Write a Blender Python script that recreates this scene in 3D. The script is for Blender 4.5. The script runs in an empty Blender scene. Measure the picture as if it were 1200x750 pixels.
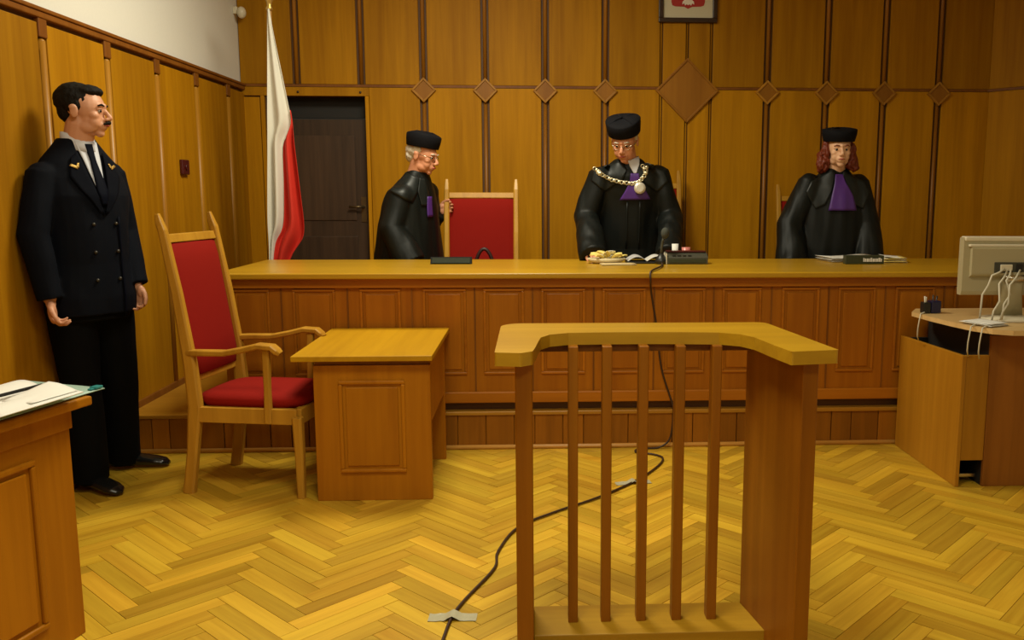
import bpy, math, random
from mathutils import Vector, Matrix, noise
from mathutils.bvhtree import BVHTree
R = math.radians
random.seed(7)
SC = bpy.context.scene
COL = SC.collection
V = Vector

# ---------------------------------------------------------------- camera, world, lights, exposure
cam_d = bpy.data.cameras.new('camera')
cam = bpy.data.objects.new('camera', cam_d)
COL.objects.link(cam)
EYE = 1.36
pitch = math.atan(150/1040)
yaw = math.atan(55/1040*math.cos(pitch))
roll = R(0.1)
Fw = V((math.sin(yaw)*math.cos(pitch), math.cos(yaw)*math.cos(pitch), -math.sin(pitch)))
Rt = V((math.cos(yaw), -math.sin(yaw), 0))
Up = Rt.cross(Fw)
Rt, Up = Rt*math.cos(roll)+Up*math.sin(roll), -Rt*math.sin(roll)+Up*math.cos(roll)
M = Matrix((Rt, Up, -Fw)).transposed().to_4x4()
M.translation = V((0, 0, EYE))
cam.matrix_world = M
cam_d.sensor_fit = 'HORIZONTAL'
cam_d.sensor_width = 36
cam_d.lens = 1040/1200*36
cam_d.shift_x = -80/1200
cam_d.clip_start = 0.05
SC.camera = cam

world = bpy.data.worlds.new('world')
SC.world = world
world.use_nodes = True
bg = world.node_tree.nodes['Background']
bg.inputs[0].default_value = (1.0, 0.85, 0.6, 1)
bg.inputs[1].default_value = 0.03

SC.view_settings.view_transform = 'Standard'
SC.view_settings.look = 'None'
SC.view_settings.gamma = 1
SC.view_settings.use_curve_mapping = False
SC.view_settings.exposure = 0.0

LIGHT_COL = (1.0, 0.94, 0.73)
def area(name, loc, size, power, target=None, sy=None, col=LIGHT_COL):
    d = bpy.data.lights.new(name, 'AREA')
    d.shape = 'RECTANGLE'
    d.size = size
    d.size_y = sy or size
    d.energy = power
    d.color = col
    o = bpy.data.objects.new(name, d)
    COL.objects.link(o)
    o.location = loc
    if target is not None:
        o.rotation_euler = (V(target)-V(loc)).to_track_quat('-Z', 'Y').to_euler()
    return o
CEIL = 3.7
area('ceiling_lamp_light', (-0.42, 4.55, 3.25), 0.8, 80)
area('ceiling_lamp_light', (-0.2, 1.9, 3.25), 0.8, 54)
area('ceiling_lamp_light', (0.3, -0.6, 3.25), 0.8, 36)

# ---------------------------------------------------------------- materials
def lin(c):
    return tuple(((x/255)/12.92 if x/255 <= .04045 else (((x/255)+.055)/1.055)**2.4) for x in c)
def new_mat(name):
    m = bpy.data.materials.new(name)
    m.use_nodes = True
    nt = m.node_tree
    b = nt.nodes['Principled BSDF']
    return m, nt, b
def plain(name, c, rough=.6, metal=0., bump=0., bscale=200., spec=.5, sheen=0., var=0.):
    m, nt, b = new_mat(name)
    b.inputs['Base Color'].default_value = (*c, 1)
    b.inputs['Roughness'].default_value = rough
    b.inputs['Metallic'].default_value = metal
    b.inputs['Specular IOR Level'].default_value = spec
    if sheen:
        b.inputs['Sheen Weight'].default_value = sheen
        b.inputs['Sheen Roughness'].default_value = .4
    tc = nt.nodes.new('ShaderNodeTexCoord')
    n = nt.nodes.new('ShaderNodeTexNoise')
    n.inputs['Scale'].default_value = bscale
    n.inputs['Detail'].default_value = 3
    nt.links.new(tc.outputs['Object'], n.inputs['Vector'])
    if bump:
        bp = nt.nodes.new('ShaderNodeBump')
        bp.inputs['Strength'].default_value = bump
        bp.inputs['Distance'].default_value = .002
        nt.links.new(n.outputs[0], bp.inputs['Height'])
        nt.links.new(bp.outputs[0], b.inputs['Normal'])
    if var:
        mx = nt.nodes.new('ShaderNodeMix'); mx.data_type = 'RGBA'
        mx.inputs[6].default_value = (*[x*(1-var) for x in c], 1)
        mx.inputs[7].default_value = (*[min(1, x*(1+var)) for x in c], 1)
        nt.links.new(n.outputs[0], mx.inputs[0])
        nt.links.new(mx.outputs[2], b.inputs['Base Color'])
    return m
def wood(name, c1, c2, axis='Z', rough=.4, var=.18, coat=.0, island=False, gs=1.0, spec=.4, hv=0.):
    """oak veneer: long streaks along the axis, each object a little lighter or darker"""
    m, nt, b = new_mat(name)
    N, L = nt.nodes.new, nt.links.new
    tc = N('ShaderNodeTexCoord')
    info = N('ShaderNodeNewGeometry') if island else N('ShaderNodeObjectInfo')
    rnd = info.outputs['Random Per Island'] if island else info.outputs['Random']
    mul = N('ShaderNodeMath'); mul.operation = 'MULTIPLY'; mul.inputs[1].default_value = 37.0
    L(rnd, mul.inputs[0])
    add = N('ShaderNodeVectorMath'); add.operation = 'ADD'
    L(tc.outputs['Object'], add.inputs[0]); L(mul.outputs[0], add.inputs[1])
    mp = N('ShaderNodeMapping')
    s = {'X': (1.2, 26, 26), 'Y': (26, 1.2, 26), 'Z': (26, 26, 1.2)}[axis]
    mp.inputs['Scale'].default_value = tuple(x*gs for x in s)
    L(add.outputs[0], mp.inputs['Vector'])
    n1 = N('ShaderNodeTexNoise'); n1.inputs['Scale'].default_value = 1; n1.inputs['Detail'].default_value = 6
    n1.inputs['Roughness'].default_value = .6; n1.inputs['Distortion'].default_value = .35
    L(mp.outputs[0], n1.inputs['Vector'])
    mp2 = N('ShaderNodeMapping')
    s = {'X': (.5, 5, 5), 'Y': (5, .5, 5), 'Z': (5, 5, .5)}[axis]
    mp2.inputs['Scale'].default_value = s
    L(add.outputs[0], mp2.inputs['Vector'])
    n2 = N('ShaderNodeTexNoise'); n2.inputs['Scale'].default_value = 1; n2.inputs['Detail'].default_value = 2
    L(mp2.outputs[0], n2.inputs['Vector'])
    mixf = N('ShaderNodeMath'); mixf.operation = 'MULTIPLY_ADD'; mixf.inputs[1].default_value = .5
    L(n1.outputs[0], mixf.inputs[0])
    h = N('ShaderNodeMath'); h.operation = 'MULTIPLY'; h.inputs[1].default_value = .5
    L(n2.outputs[0], h.inputs[0]); L(h.outputs[0], mixf.inputs[2])
    cr = N('ShaderNodeValToRGB')
    cr.color_ramp.elements[0].position = .36; cr.color_ramp.elements[0].color = (*c1, 1)
    cr.color_ramp.elements[1].position = .62; cr.color_ramp.elements[1].color = (*c2, 1)
    L(mixf.outputs[0], cr.inputs[0])
    hsv = N('ShaderNodeHueSaturation')
    mr = N('ShaderNodeMapRange'); mr.inputs[3].default_value = 1-var; mr.inputs[4].default_value = 1+var
    L(rnd, mr.inputs[0]); L(mr.outputs[0], hsv.inputs['Value'])
    if hv:
        m7 = N('ShaderNodeMath'); m7.operation = 'MULTIPLY'; m7.inputs[1].default_value = 7.31
        fr = N('ShaderNodeMath'); fr.operation = 'FRACT'
        mh = N('ShaderNodeMapRange'); mh.inputs[3].default_value = .5-hv; mh.inputs[4].default_value = .5+hv*.5
        L(rnd, m7.inputs[0]); L(m7.outputs[0], fr.inputs[0]); L(fr.outputs[0], mh.inputs[0]); L(mh.outputs[0], hsv.inputs['Hue'])
    L(cr.outputs[0], hsv.inputs['Color'])
    L(hsv.outputs[0], b.inputs['Base Color'])
    b.inputs['Roughness'].default_value = rough
    b.inputs['Specular IOR Level'].default_value = spec
    b.inputs['Coat Weight'].default_value = coat
    b.inputs['Coat Roughness'].default_value = .25
    bp = N('ShaderNodeBump'); bp.inputs['Strength'].default_value = .12; bp.inputs['Distance'].default_value = .001
    L(n1.outputs[0], bp.inputs['Height']); L(bp.outputs[0], b.inputs['Normal'])
    return m

M_WALL = wood('oak_wall_panel', (.29, .120, .002), (.42, .190, .004), 'Z', .55, .10, spec=.12)
M_LOWER = wood('oak_lower_panel', (.38, .160, .002), (.53, .240, .004), 'Z', .55, .10, spec=.12)
M_BATTEN = wood('brown_batten', (.24, .088, .006), (.35, .14, .010), 'Z', .4, .10, spec=.35)
M_BATTENL = wood('light_batten', (.33, .14, .010), (.46, .21, .018), 'Z', .4, .10, spec=.35)
M_RED = wood('red_brown_wood', (.16, .052, .007), (.24, .085, .011), 'Z', .42, .08, spec=.25)
M_DIAM = wood('diamond_wood', (.25, .095, .006), (.33, .135, .010), 'Z', .45, .08, spec=.25)
M_CHAN = plain('dark_channel', (.10, .038, .005), .6)
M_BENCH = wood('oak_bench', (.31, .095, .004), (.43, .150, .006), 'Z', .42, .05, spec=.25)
M_BENCHX = wood('oak_bench_rail', (.33, .105, .004), (.45, .155, .007), 'X', .4, .05, spec=.3)
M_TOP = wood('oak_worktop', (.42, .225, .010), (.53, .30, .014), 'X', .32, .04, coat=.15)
M_TOPY = wood('oak_worktop_cross', (.40, .20, .004), (.50, .265, .006), 'Y', .42, .04, spec=.25)
M_DOCK = wood('oak_dock', (.25, .082, .004), (.35, .125, .006), 'Z', .4, .06, spec=.25)
M_TABLE = wood('oak_table', (.33, .115, .003), (.44, .168, .005), 'Z', .42, .04, spec=.25)
M_CHAIR = wood('pale_oak_chair', (.38, .18, .016), (.52, .27, .026), 'Z', .36, .05)
M_DESK = wood('oak_side_desk', (.34, .145, .008), (.43, .195, .012), 'Z', .42, .04, spec=.3)
M_DESKRED = wood('red_oak_desk', (.20, .068, .008), (.30, .108, .012), 'Z', .42, .04, spec=.3)
M_DESKTOP = wood('pale_desktop', (.55, .36, .14), (.68, .46, .2), 'X', .3, .04)
M_BLOCK = wood('parquet_block', (.45, .245, .013), (.66, .415, .032), 'X', .36, .24, coat=.2, gs=1.4, hv=.006)
M_BLOCKS = wood('parquet_far', (.45, .245, .013), (.66, .415, .032), 'X', .36, .24, coat=.2, island=True, hv=.006)
M_SUB = plain('parquet_joint', (.24, .13, .012), .7)
M_RISER = wood('riser_board', (.21, .075, .005), (.34, .125, .008), 'Z', .42, .26, spec=.25)
M_CREAM = plain('cream_plaster', (.76, .75, .68), .85, bump=.15, bscale=60, var=.03)
M_DOOR = wood('dark_door', (.035, .019, .010), (.075, .040, .020), 'Z', .45, .05)
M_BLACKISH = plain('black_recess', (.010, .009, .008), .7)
M_REDFAB = plain('red_upholstery', (.24, .007, .003), .85, bump=.25, bscale=500, spec=.15, var=.12)
M_SKIN = plain('skin', (.62, .30, .17), .5, bump=.1, bscale=300, var=.08)
M_SKINR = plain('skin_ruddy', (.66, .29, .16), .5, bump=.1, bscale=300, var=.10)
M_SKINP = plain('skin_pale', (.78, .46, .28), .5, bump=.1, bscale=300, var=.05)
M_LIP = plain('lips', (.40, .07, .05), .45)
M_DARKHAIR = plain('dark_brown_hair', (.008, .006, .004), .7, spec=.15, bump=.8, bscale=220)
M_WHITEHAIR = plain('white_hair', (.62, .56, .46), .6, bump=.8, bscale=250)
M_REDHAIR = plain('red_hair', (.16, .022, .004), .5, bump=1.0, bscale=120, var=.5)
M_ROBE = plain('black_robe', (.004, .0055, .0045), .52, bump=.2, bscale=30, spec=.25)
M_ROBE2 = plain('black_satin_facing', (.006, .009, .0085), .45, bump=.15, bscale=40, spec=.4)
M_NAVY = plain('navy_uniform', (.0014, .0024, .0058), .8, bump=.3, bscale=600, spec=.12)
M_NAVYT = plain('navy_tie', (.001, .002, .007), .7, spec=.08)
M_TROUSER = plain('black_trousers', (.0015, .0020, .0025), .85, bump=.3, bscale=600, spec=.12)
M_SHOE = plain('black_leather', (.008, .008, .008), .22)
M_SHIRT = plain('white_shirt', (.60, .62, .68), .7)
M_PURPLE = plain('purple_satin', (.075, .022, .20), .45, bump=.2, bscale=80)
M_CAP = plain('black_velvet', (.005, .005, .007), .8, spec=.15, bump=.3, bscale=300)
M_GOLD = plain('gold_thread', (.55, .36, .10), .35, metal=.7)
M_SILVER = plain('silver_gilt', (.68, .62, .42), .3, metal=.8, bump=.5, bscale=400)
M_EYE = plain('eye_white', (.35, .30, .26), .4, spec=.2)
M_IRIS = plain('iris', (.010, .006, .004), .5, spec=.2)
M_WHITE = plain('white_cloth', (.68, .66, .58), .8, bump=.15, bscale=300)
M_FLAGRED = plain('red_cloth', (.58, .022, .008), .75, bump=.15, bscale=300)
M_PAPER = plain('white_paper', (.80, .79, .74), .7)
M_PAPERY = plain('yellow_paper', (.80, .62, .16), .7)
M_FOLDER = plain('pale_green_folder', (.35, .50, .42), .5)
M_TEAL = plain('teal_plastic', (.02, .22, .22), .4)
M_BLACK = plain('black_plastic', (.012, .012, .011), .4)
M_GREYP = plain('grey_plastic', (.055, .055, .038), .5)
M_GREEN = plain('dark_green_plastic', (.035, .045, .022), .4)
M_BEIGE = plain('beige_plastic', (.42, .37, .22), .45)
M_BEIGEL = plain('light_beige_plastic', (.72, .66, .50), .35)
M_CHROME = plain('brushed_metal', (.6, .55, .45), .25, metal=1.)
M_CABLE = plain('dark_cable', (.040, .016, .007), .5)
M_CABLEW = plain('pale_cable', (.62, .58, .45), .5)
M_TAPE = plain('clear_tape', (.46, .44, .30), .25, bump=1.0, bscale=60)
M_FRAME = plain('dark_frame', (.030, .012, .006), .35)
M_MAT = plain('picture_mount', (.58, .54, .40), .7)
M_EMBR = plain('emblem_red', (.38, .02, .015), .6)
M_EMBW = plain('emblem_white', (.75, .70, .62), .6)
M_MAROON = plain('maroon_plastic', (.07, .006, .006), .35)
M_MUG = plain('pink_ceramic', (.6, .2, .17), .3)

# ---------------------------------------------------------------- mesh helpers
class MB:
    def __init__(s):
        s.v = []; s.f = []; s.sm = []
    def add(s, vs, fs, smooth=False):
        o = len(s.v)
        s.v += [tuple(p) for p in vs]
        s.f += [tuple(i+o for i in f) for f in fs]
        s.sm += [smooth]*len(fs)
        return s
    def box(s, x0, x1, y0, y1, z0, z1):
        vs = [(x, y, z) for z in (z0, z1) for y in (y0, y1) for x in (x0, x1)]
        return s.add(vs, [(0, 2, 3, 1), (4, 5, 7, 6), (0, 1, 5, 4), (2, 6, 7, 3), (0, 4, 6, 2), (1, 3, 7, 5)])
    def hexa(s, b, t):
        return s.add(list(b)+list(t), [(3, 2, 1, 0), (4, 5, 6, 7), (0, 1, 5, 4), (1, 2, 6, 5), (2, 3, 7, 6), (3, 0, 4, 7)])
    def prism(s, poly, a0, a1, axis='z', smooth=False):
        def P(p, a):
            return (p[0], p[1], a) if axis == 'z' else ((p[0], a, p[1]) if axis == 'y' else (a, p[0], p[1]))
        n = len(poly)
        vs = [P(p, a0) for p in poly]+[P(p, a1) for p in poly]
        s.add(vs, [tuple(range(n))[::-1], tuple(range(n, 2*n))])
        s.add(vs, [(i, (i+1) % n, n+(i+1) % n, n+i) for i in range(n)], smooth)
        return s
    def tube(s, pts, rad, seg=10, caps=True, flat=1.0, ref=None, sq=False):
        """rad: number or list; flat: ratio of the second radius; ref: direction of first radius"""
        pts = [V(p) for p in pts]
        n = len(pts)
        if not isinstance(rad, (list, tuple)): rad = [rad]*n
        vs = []
        prev = None
        for i, p in enumerate(pts):
            t = (pts[min(i+1, n-1)]-pts[max(i-1, 0)]).normalized()
            if ref is not None: a = V(ref)
            elif prev is None: a = V((1, 0, 0)) if abs(t.x) < .8 else V((0, 1, 0))
            else: a = prev
            a = (a-t*a.dot(t)).normalized()
            prev = a
            b = t.cross(a)
            r = rad[i]
            rx, ry = r if isinstance(r, (list, tuple)) else (r, r*flat)
            for k in range(seg):
                w = 2*math.pi*(k+.5)/seg
                c, q = math.cos(w), math.sin(w)
                if sq:
                    c = math.copysign(abs(c)**.5, c); q = math.copysign(abs(q)**.5, q)
                vs.append(p+a*c*rx+b*q*ry)
        fs = [(i*seg+k, i*seg+(k+1) % seg, (i+1)*seg+(k+1) % seg, (i+1)*seg+k) for i in range(n-1) for k in range(seg)]
        s.add(vs, fs, not sq)
        if caps:
            o = len(s.v)-len(vs)
            s.f += [tuple(o+k for k in range(seg))[::-1], tuple(o+(n-1)*seg+k for k in range(seg))]
            s.sm += [False, False]
        return s
    def ell(s, c, r, rot=None, seg=16, rings=10):
        c = V(c)
        if not isinstance(r, (list, tuple)): r = (r, r, r)
        vs = []
        for i in range(1, rings):
            th = math.pi*i/rings
            for k in range(seg):
                ph = 2*math.pi*k/seg
                p = V((r[0]*math.sin(th)*math.cos(ph), r[1]*math.sin(th)*math.sin(ph), r[2]*math.cos(th)))
                if rot is not None: p = rot @ p
                vs.append(c+p)
        t = V((0, 0, r[2])); b = V((0, 0, -r[2]))
        if rot is not None: t = rot @ t; b = rot @ b
        vs += [c+t, c+b]
        T = len(vs)-2
        fs = [(T, k, (k+1) % seg) for k in range(seg)]
        fs += [(i*seg+k, (i+1)*seg+k, (i+1)*seg+(k+1) % seg, i*seg+(k+1) % seg) for i in range(rings-2) for k in range(seg)]
        fs += [(T+1, (rings-2)*seg+(k+1) % seg, (rings-2)*seg+k) for k in range(seg)]
        return s.add(vs, fs, True)
    def loft(s, rings, caps=True, smooth=True):
        n = len(rings); m = len(rings[0])
        vs = [p for r in rings for p in r]
        s.add(vs, [(i*m+k, i*m+(k+1) % m, (i+1)*m+(k+1) % m, (i+1)*m+k) for i in range(n-1) for k in range(m)], smooth)
        if caps:
            o = len(s.v)-len(vs)
            s.f += [tuple(o+k for k in range(m))[::-1], tuple(o+(n-1)*m+k for k in range(m))]
            s.sm += [False, False]
        return s
    def xf(s, mat):
        s.v = [tuple(mat @ V(p)) for p in s.v]
        return s
    def mesh(s, name):
        me = bpy.data.meshes.new(name)
        me.from_pydata(s.v, [], s.f)
        me.polygons.foreach_set('use_smooth', s.sm)
        me.update()
        return me

def link(o, parent=None):
    COL.objects.link(o)
    if parent is not None: o.parent = parent
    return o
def part(name, mb, mat, parent=None, bevel=0., seg=2, kind=None, label=None, loc=None, rot=None):
    me = mb if isinstance(mb, bpy.types.Mesh) else mb.mesh(name)
    if not me.materials: me.materials.append(mat)
    o = bpy.data.objects.new(name, me)
    link(o, parent)
    if bevel:
        b = o.modifiers.new('bevel', 'BEVEL'); b.width = bevel; b.segments = seg; b.limit_method = 'ANGLE'
        b.angle_limit = R(35)
    if kind: o['kind'] = kind
    if label: o['label'] = label
    if loc is not None: o.location = loc
    if rot is not None: o.rotation_euler = rot
    return o
def tag(o, label, cat, group=None):
    o['label'] = label; o['category'] = cat
    if group: o['group'] = group
    return o
def thing(name, label, cat, loc=(0, 0, 0), rz=0., group=None, scale=None):
    o = bpy.data.objects.new(name, None)
    o.empty_display_size = .1
    link(o)
    o.location = loc
    o.rotation_euler = (0, 0, rz)
    if scale: o.scale = scale
    return tag(o, label, cat, group)
def fuse(name, mb, voxel, it=6, fac=.5):
    """union of closed shapes into one continuous smooth mesh"""
    me = mb.mesh(name+'_raw')
    o = bpy.data.objects.new(name+'_raw', me)
    COL.objects.link(o)
    r = o.modifiers.new('r', 'REMESH'); r.mode = 'VOXEL'; r.voxel_size = voxel; r.use_smooth_shade = True
    if it:
        q = o.modifiers.new('s', 'SMOOTH'); q.factor = fac; q.iterations = it
    dg = bpy.context.evaluated_depsgraph_get(); dg.update()
    out = bpy.data.meshes.new_from_object(o.evaluated_get(dg))
    out.name = name
    bpy.data.objects.remove(o); bpy.data.meshes.remove(me)
    out.polygons.foreach_set('use_smooth', [True]*len(out.polygons))
    return out
def wrinkle(me, amp, fx, fz, seed=0.):
    """vertical cloth folds"""
    no = [v.normal.copy() for v in me.vertices]
    for v, n in zip(me.vertices, no):
        p = v.co
        a = noise.noise(V((p.x*fx+seed, p.y*fx, p.z*fz)))+.5*noise.noise(V((p.x*fx*2.1, p.y*fx*2.1+seed, p.z*fz*1.8)))
        v.co = p+n*a*amp
    me.update()

# ---------------------------------------------------------------- floor
floor = part('floor', MB().box(-2.3, 4.4, -2.6, 7.0, -.12, -.004), M_SUB, kind='structure')
Wd, n_ = .0672, 6
c45 = math.sqrt(.5)
def blockmesh(name):
    g = .0005
    x, y = n_*Wd/2-g, Wd/2-g
    return MB().hexa([(-x, -y, -.010), (x, -y, -.010), (x, y, -.010), (-x, y, -.010)],
                     [(-x+g, -y+g, 0), (x-g, -y+g, 0), (x-g, y-g, 0), (-x+g, y-g, 0)])
bm_me = blockmesh('parquet_block').mesh('parquet_block')
bm_me.materials.append(M_BLOCK)
blocks = []
OX, OY = -1.36+.045, 0.0
rad = Matrix.Rotation(R(45), 2)
for r_ in range(-70, 150):
    for m_ in range(-14, 14):
        for hv in (0, 1):
            if hv == 0:
                cx, cy = r_+2*n_*m_+n_/2, r_+.5
            else:
                cx, cy = r_+.5, r_+1+2*n_*m_+n_/2
            p = rad @ V((cx*Wd, cy*Wd))
            x, y = p.x+OX, p.y+OY
            if -2.35 < x < 4.2 and 0.2 < y < 4.75:
                blocks.append((x, y, hv))
def seen(x, y):
    d = V((x, y, 0))-V((0, 0, EYE)); w = d.dot(Fw)
    if w < .1: return 0
    u = 680+1040*d.dot(Rt)/w; v = 375-1040*d.dot(Up)/w
    return 1/w if -20 < u < 1220 and v < 775 and y < 4.62 and x > -2.15 and not (x < -1.45 and y < 2.7) and not (x > 2.0 and y > 3.9) else 0
blocks.sort(key=lambda b: -seen(b[0], b[1]))
far = MB()
for i, (x, y, hv) in enumerate(blocks):
    a = R(45) if hv == 0 else R(135)
    z = random.uniform(-.0005, .0003)
    tl = (random.uniform(-.0012, .0012), random.uniform(-.004, .004))
    if i < 300:
        o = bpy.data.objects.new('parquet_block', bm_me); link(o, floor)
        o.location = (x, y, z); o.rotation_euler = (tl[1], tl[0], a)
    else:
        b = blockmesh('b')
        b.xf(Matrix.Translation((x, y, z)) @ Matrix.Rotation(a, 4, 'Z'))
        far.add(b.v, b.f)
part('parquet', far, M_BLOCKS, floor, kind='stuff', label='herringbone parquet blocks')

# ---------------------------------------------------------------- ceiling and far shell
part('ceiling', MB().box(-2.3, 4.5, -2.6, 7.0, CEIL, CEIL+.1), M_CREAM, kind='structure')
part('wall_front', MB().box(-2.3, 4.5, -2.7, -2.6, -.1, CEIL), M_CREAM, kind='structure')
TR = 2.135     # height of the trim line

# left wall: cream above, oak panels below
XL = -2.15
wl = part('wall_left', MB().box(XL-.15, XL, -2.6, 7.0, -.1, CEIL), M_CREAM, kind='structure')
ys = [4.11+.594*k for k in range(-8, 5)]
part('panel_backing', MB().box(XL, XL+.006, -2.5, 6.85, .0, TR-.03), M_CHAN, wl)
edges = ys+[6.87]
for a, b in zip(edges[:-1], edges[1:]):
    z0 = .235 if a > 4.6 else (.06 if b < 4.62 else .235)
    e = .012 if b == 6.87 else .036
    part('panel', MB().box(XL+.004, XL+.022, a+.036, b-e, z0, TR-.055), M_WALL, wl, .004)
for y in ys:
    z0 = .24 if y > 4.6 else .08
    b = MB().tube([(XL+.012, y, z0), (XL+.012, y, TR-.13)], .019, 10, ref=(0, 1, 0), flat=1.0)
    b.ell((XL+.012, y, TR-.13), (.019, .019, .012), seg=10, rings=6)
    part('batten', b, M_BATTENL, wl)
    part('batten_cap', MB().box(XL+.004, XL+.028, y-.034, y+.034, TR-.115, TR-.03), M_RED, wl, .004)
tr = MB().box(XL, XL+.034, -2.5, 6.85, TR-.035, TR-.008).box(XL, XL+.042, -2.5, 6.85, TR-.008, TR+.010)
part('trim_1', tr, M_RED, kind='structure', bevel=.005)
part('baseboard_left', MB().box(XL, XL+.03, 4.64, 6.85, .2, .245), M_RED, kind='structure', bevel=.006)
part('baseboard_left', MB().box(XL, XL+.03, -2.5, 4.56, 0, .07), M_RED, kind='structure', bevel=.006)

# back wall with recessed doorway
YB = 6.85
DX0, DX1, DZ = -1.975, -1.245, 2.06
wb = MB().box(-2.3, DX0, YB, YB+.2, -.1, CEIL).box(DX1, 3.7, YB, YB+.2, -.1, CEIL).box(DX0, DX1, YB, YB+.2, DZ, CEIL)
wb = part('wall_back', wb, M_CHAN, kind='structure')
F = YB-.022
major = [-1.74, -1.268, -.811, -.355, .092, .542, .963, 1.159, 1.341, 1.774, 2.229, 2.675, 3.103]
thin = {.963, 1.159, 1.341}
allx = [-2.15]+major+[3.51]
g = lambda x: .012 if x in thin else (.004 if x in (-2.15, 3.51) else .030)
for a, b in zip(allx[:-1], allx[1:]):
    part('panel', MB().box(a+g(a), b-g(b), F, YB, TR+.010, CEIL-.01), M_WALL, wb, .004)
lowx = [-1.215]+major[2:]+[3.51]
for a, b in zip(lowx[:-1], lowx[1:]):
    part('panel', MB().box(a+(g(a) if a != -1.215 else 0), b-g(b), F, YB, .235, TR-.010), M_LOWER, wb, .004)
part('panel', MB().box(-2.135, DX0-.04, F, YB, .235, DZ-.01), M_LOWER, wb, .004)
part('lintel_panel', MB().box(-2.15, DX1+.03, F, YB, DZ, TR-.010), M_WALL, wb, .004)
for x in (-1.734, -1.278):
    part('stud', MB().ell((x, F-.003, 2.088), (.009, .006, .009), seg=10, rings=6), M_FRAME, wb)
for x in major:
    w = .006 if x in thin else .015
    for z0, z1, low in ((TR+.012, CEIL-.01, 0), (.24, TR-.012, 1)):
        if low and x < -.9: continue
        part('batten', MB().tube([(x, YB-.006, z0), (x, YB-.006, z1)], w, 10, ref=(1, 0, 0)), M_BATTEN if w > .01 else M_WALL, wb)
for x, zz in ((DX1+.014, DZ), (DX0-.02, DZ)):
    part('door_jamb', MB().box(x-.014, x+.014, YB-.03, YB+.1, .2, zz), M_LOWER, wb, .004)
part('trim_2', MB().box(-2.15, 3.5, F-.004, YB, TR-.009, TR+.009), M_RED, kind='structure')
part('baseboard_back', MB().box(DX1+.03, 3.5, YB-.035, YB, .2, .24), M_RED, kind='structure', bevel=.005)
dl = part('door_1', MB().box(DX0, DX1, YB+.10, YB+.14, .2, 1.90), M_DOOR, kind='structure', bevel=.003)
part('transom', MB().box(DX0, DX1, YB+.11, YB+.15, 1.91, DZ+.02), M_BLACKISH, dl)
part('door_panel', MB().box(DX0+.11, DX1-.11, YB+.092, YB+.10, .42, 1.02), M_DOOR, dl, .006)
part('door_panel', MB().box(DX0+.11, DX1-.11, YB+.092, YB+.10, 1.14, 1.78), M_DOOR, dl, .006)
hd = MB().box(DX1-.075, DX1-.035, YB+.092, YB+.10, 1.13, 1.32)
hd.tube([(DX1-.055, YB+.1, 1.245), (DX1-.055, YB+.05, 1.245)], .009, 8).tube([(DX1-.05, YB+.052, 1.245), (DX1-.16, YB+.052, 1.245)], .009, 8)
part('door_handle', hd, plain('dull_brass', (.16, .11, .05), .35, metal=.8), dl)

def diamond(x, z, h, fw, big):
    ro = MB()
    y0, y1 = F-.020, F+.004
    o = [(x, z+h), (x+h, z), (x, z-h), (x-h, z)]
    k = h-fw*1.414
    i = [(x, z+k), (x+k, z), (x, z-k), (x-k, z)]
    for a in range(4):
        b = (a+1) % 4
        lo = [(o[a][0], y1, o[a][1]), (o[b][0], y1, o[b][1]), (i[b][0], y1, i[b][1]), (i[a][0], y1, i[a][1])]
        hi = [(p[0], y0, p[2]) for p in lo]
        ro.hexa(lo, hi)
    r = part('diamond_frame', ro, M_DIAM if big else M_BATTENL, wb, .003)
    c = MB().prism(i, F-.012, F+.004, 'y')
    part('diamond_plate', c, M_DIAM, r)
for x in (-.811, -.355, .092, .542, 1.774, 2.229, 2.675, 3.103):
    diamond(x, 2.108, .092, .015, False)
diamond(1.160, 2.118, .240, .016, True)

# right wall, canted into the room
ang = R(-52)
wr = MB()
A = V((3.50, YB, 0)); D = V((.60, -.80, 0)); Nn = V((-.80, -.60, 0))
def wpt(s, o, z): p = A+D*s+Nn*o; return (p.x, p.y, z)
def wbox(mb, s0, s1, o0, o1, z0, z1):
    return mb.hexa([wpt(s0, o0, z0), wpt(s0, o1, z0), wpt(s1, o1, z0), wpt(s1, o0, z0)],
                   [wpt(s0, o0, z1), wpt(s0, o1, z1), wpt(s1, o1, z1), wpt(s1, o0, z1)])
wr = part('wall_right', wbox(MB(), -.05, 1.5, -.15, 0, -.1, CEIL), M_CHAN, kind='structure')
for s0, s1 in ((.02, .42), (.47, .90), (.95, 1.4)):
    part('panel', wbox(MB(), s0, s1, 0, .02, TR+.01, CEIL-.01), M_WALL, wr, .004)
    part('panel', wbox(MB(), s0, s1, 0, .02, .235, TR-.01), M_LOWER, wr, .004)
    part('batten', MB().tube([wpt(s1+.025, .008, .24), wpt(s1+.025, .008, CEIL-.01)], .014, 8), M_BATTEN, wr)
part('wall_right', MB().box(4.38, 4.5, -2.6, 5.7, -.1, CEIL), M_CREAM, kind='structure')
part('trim_3', wbox(MB(), 0, 1.5, 0, .026, TR-.009, TR+.009), M_RED, kind='structure')

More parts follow.
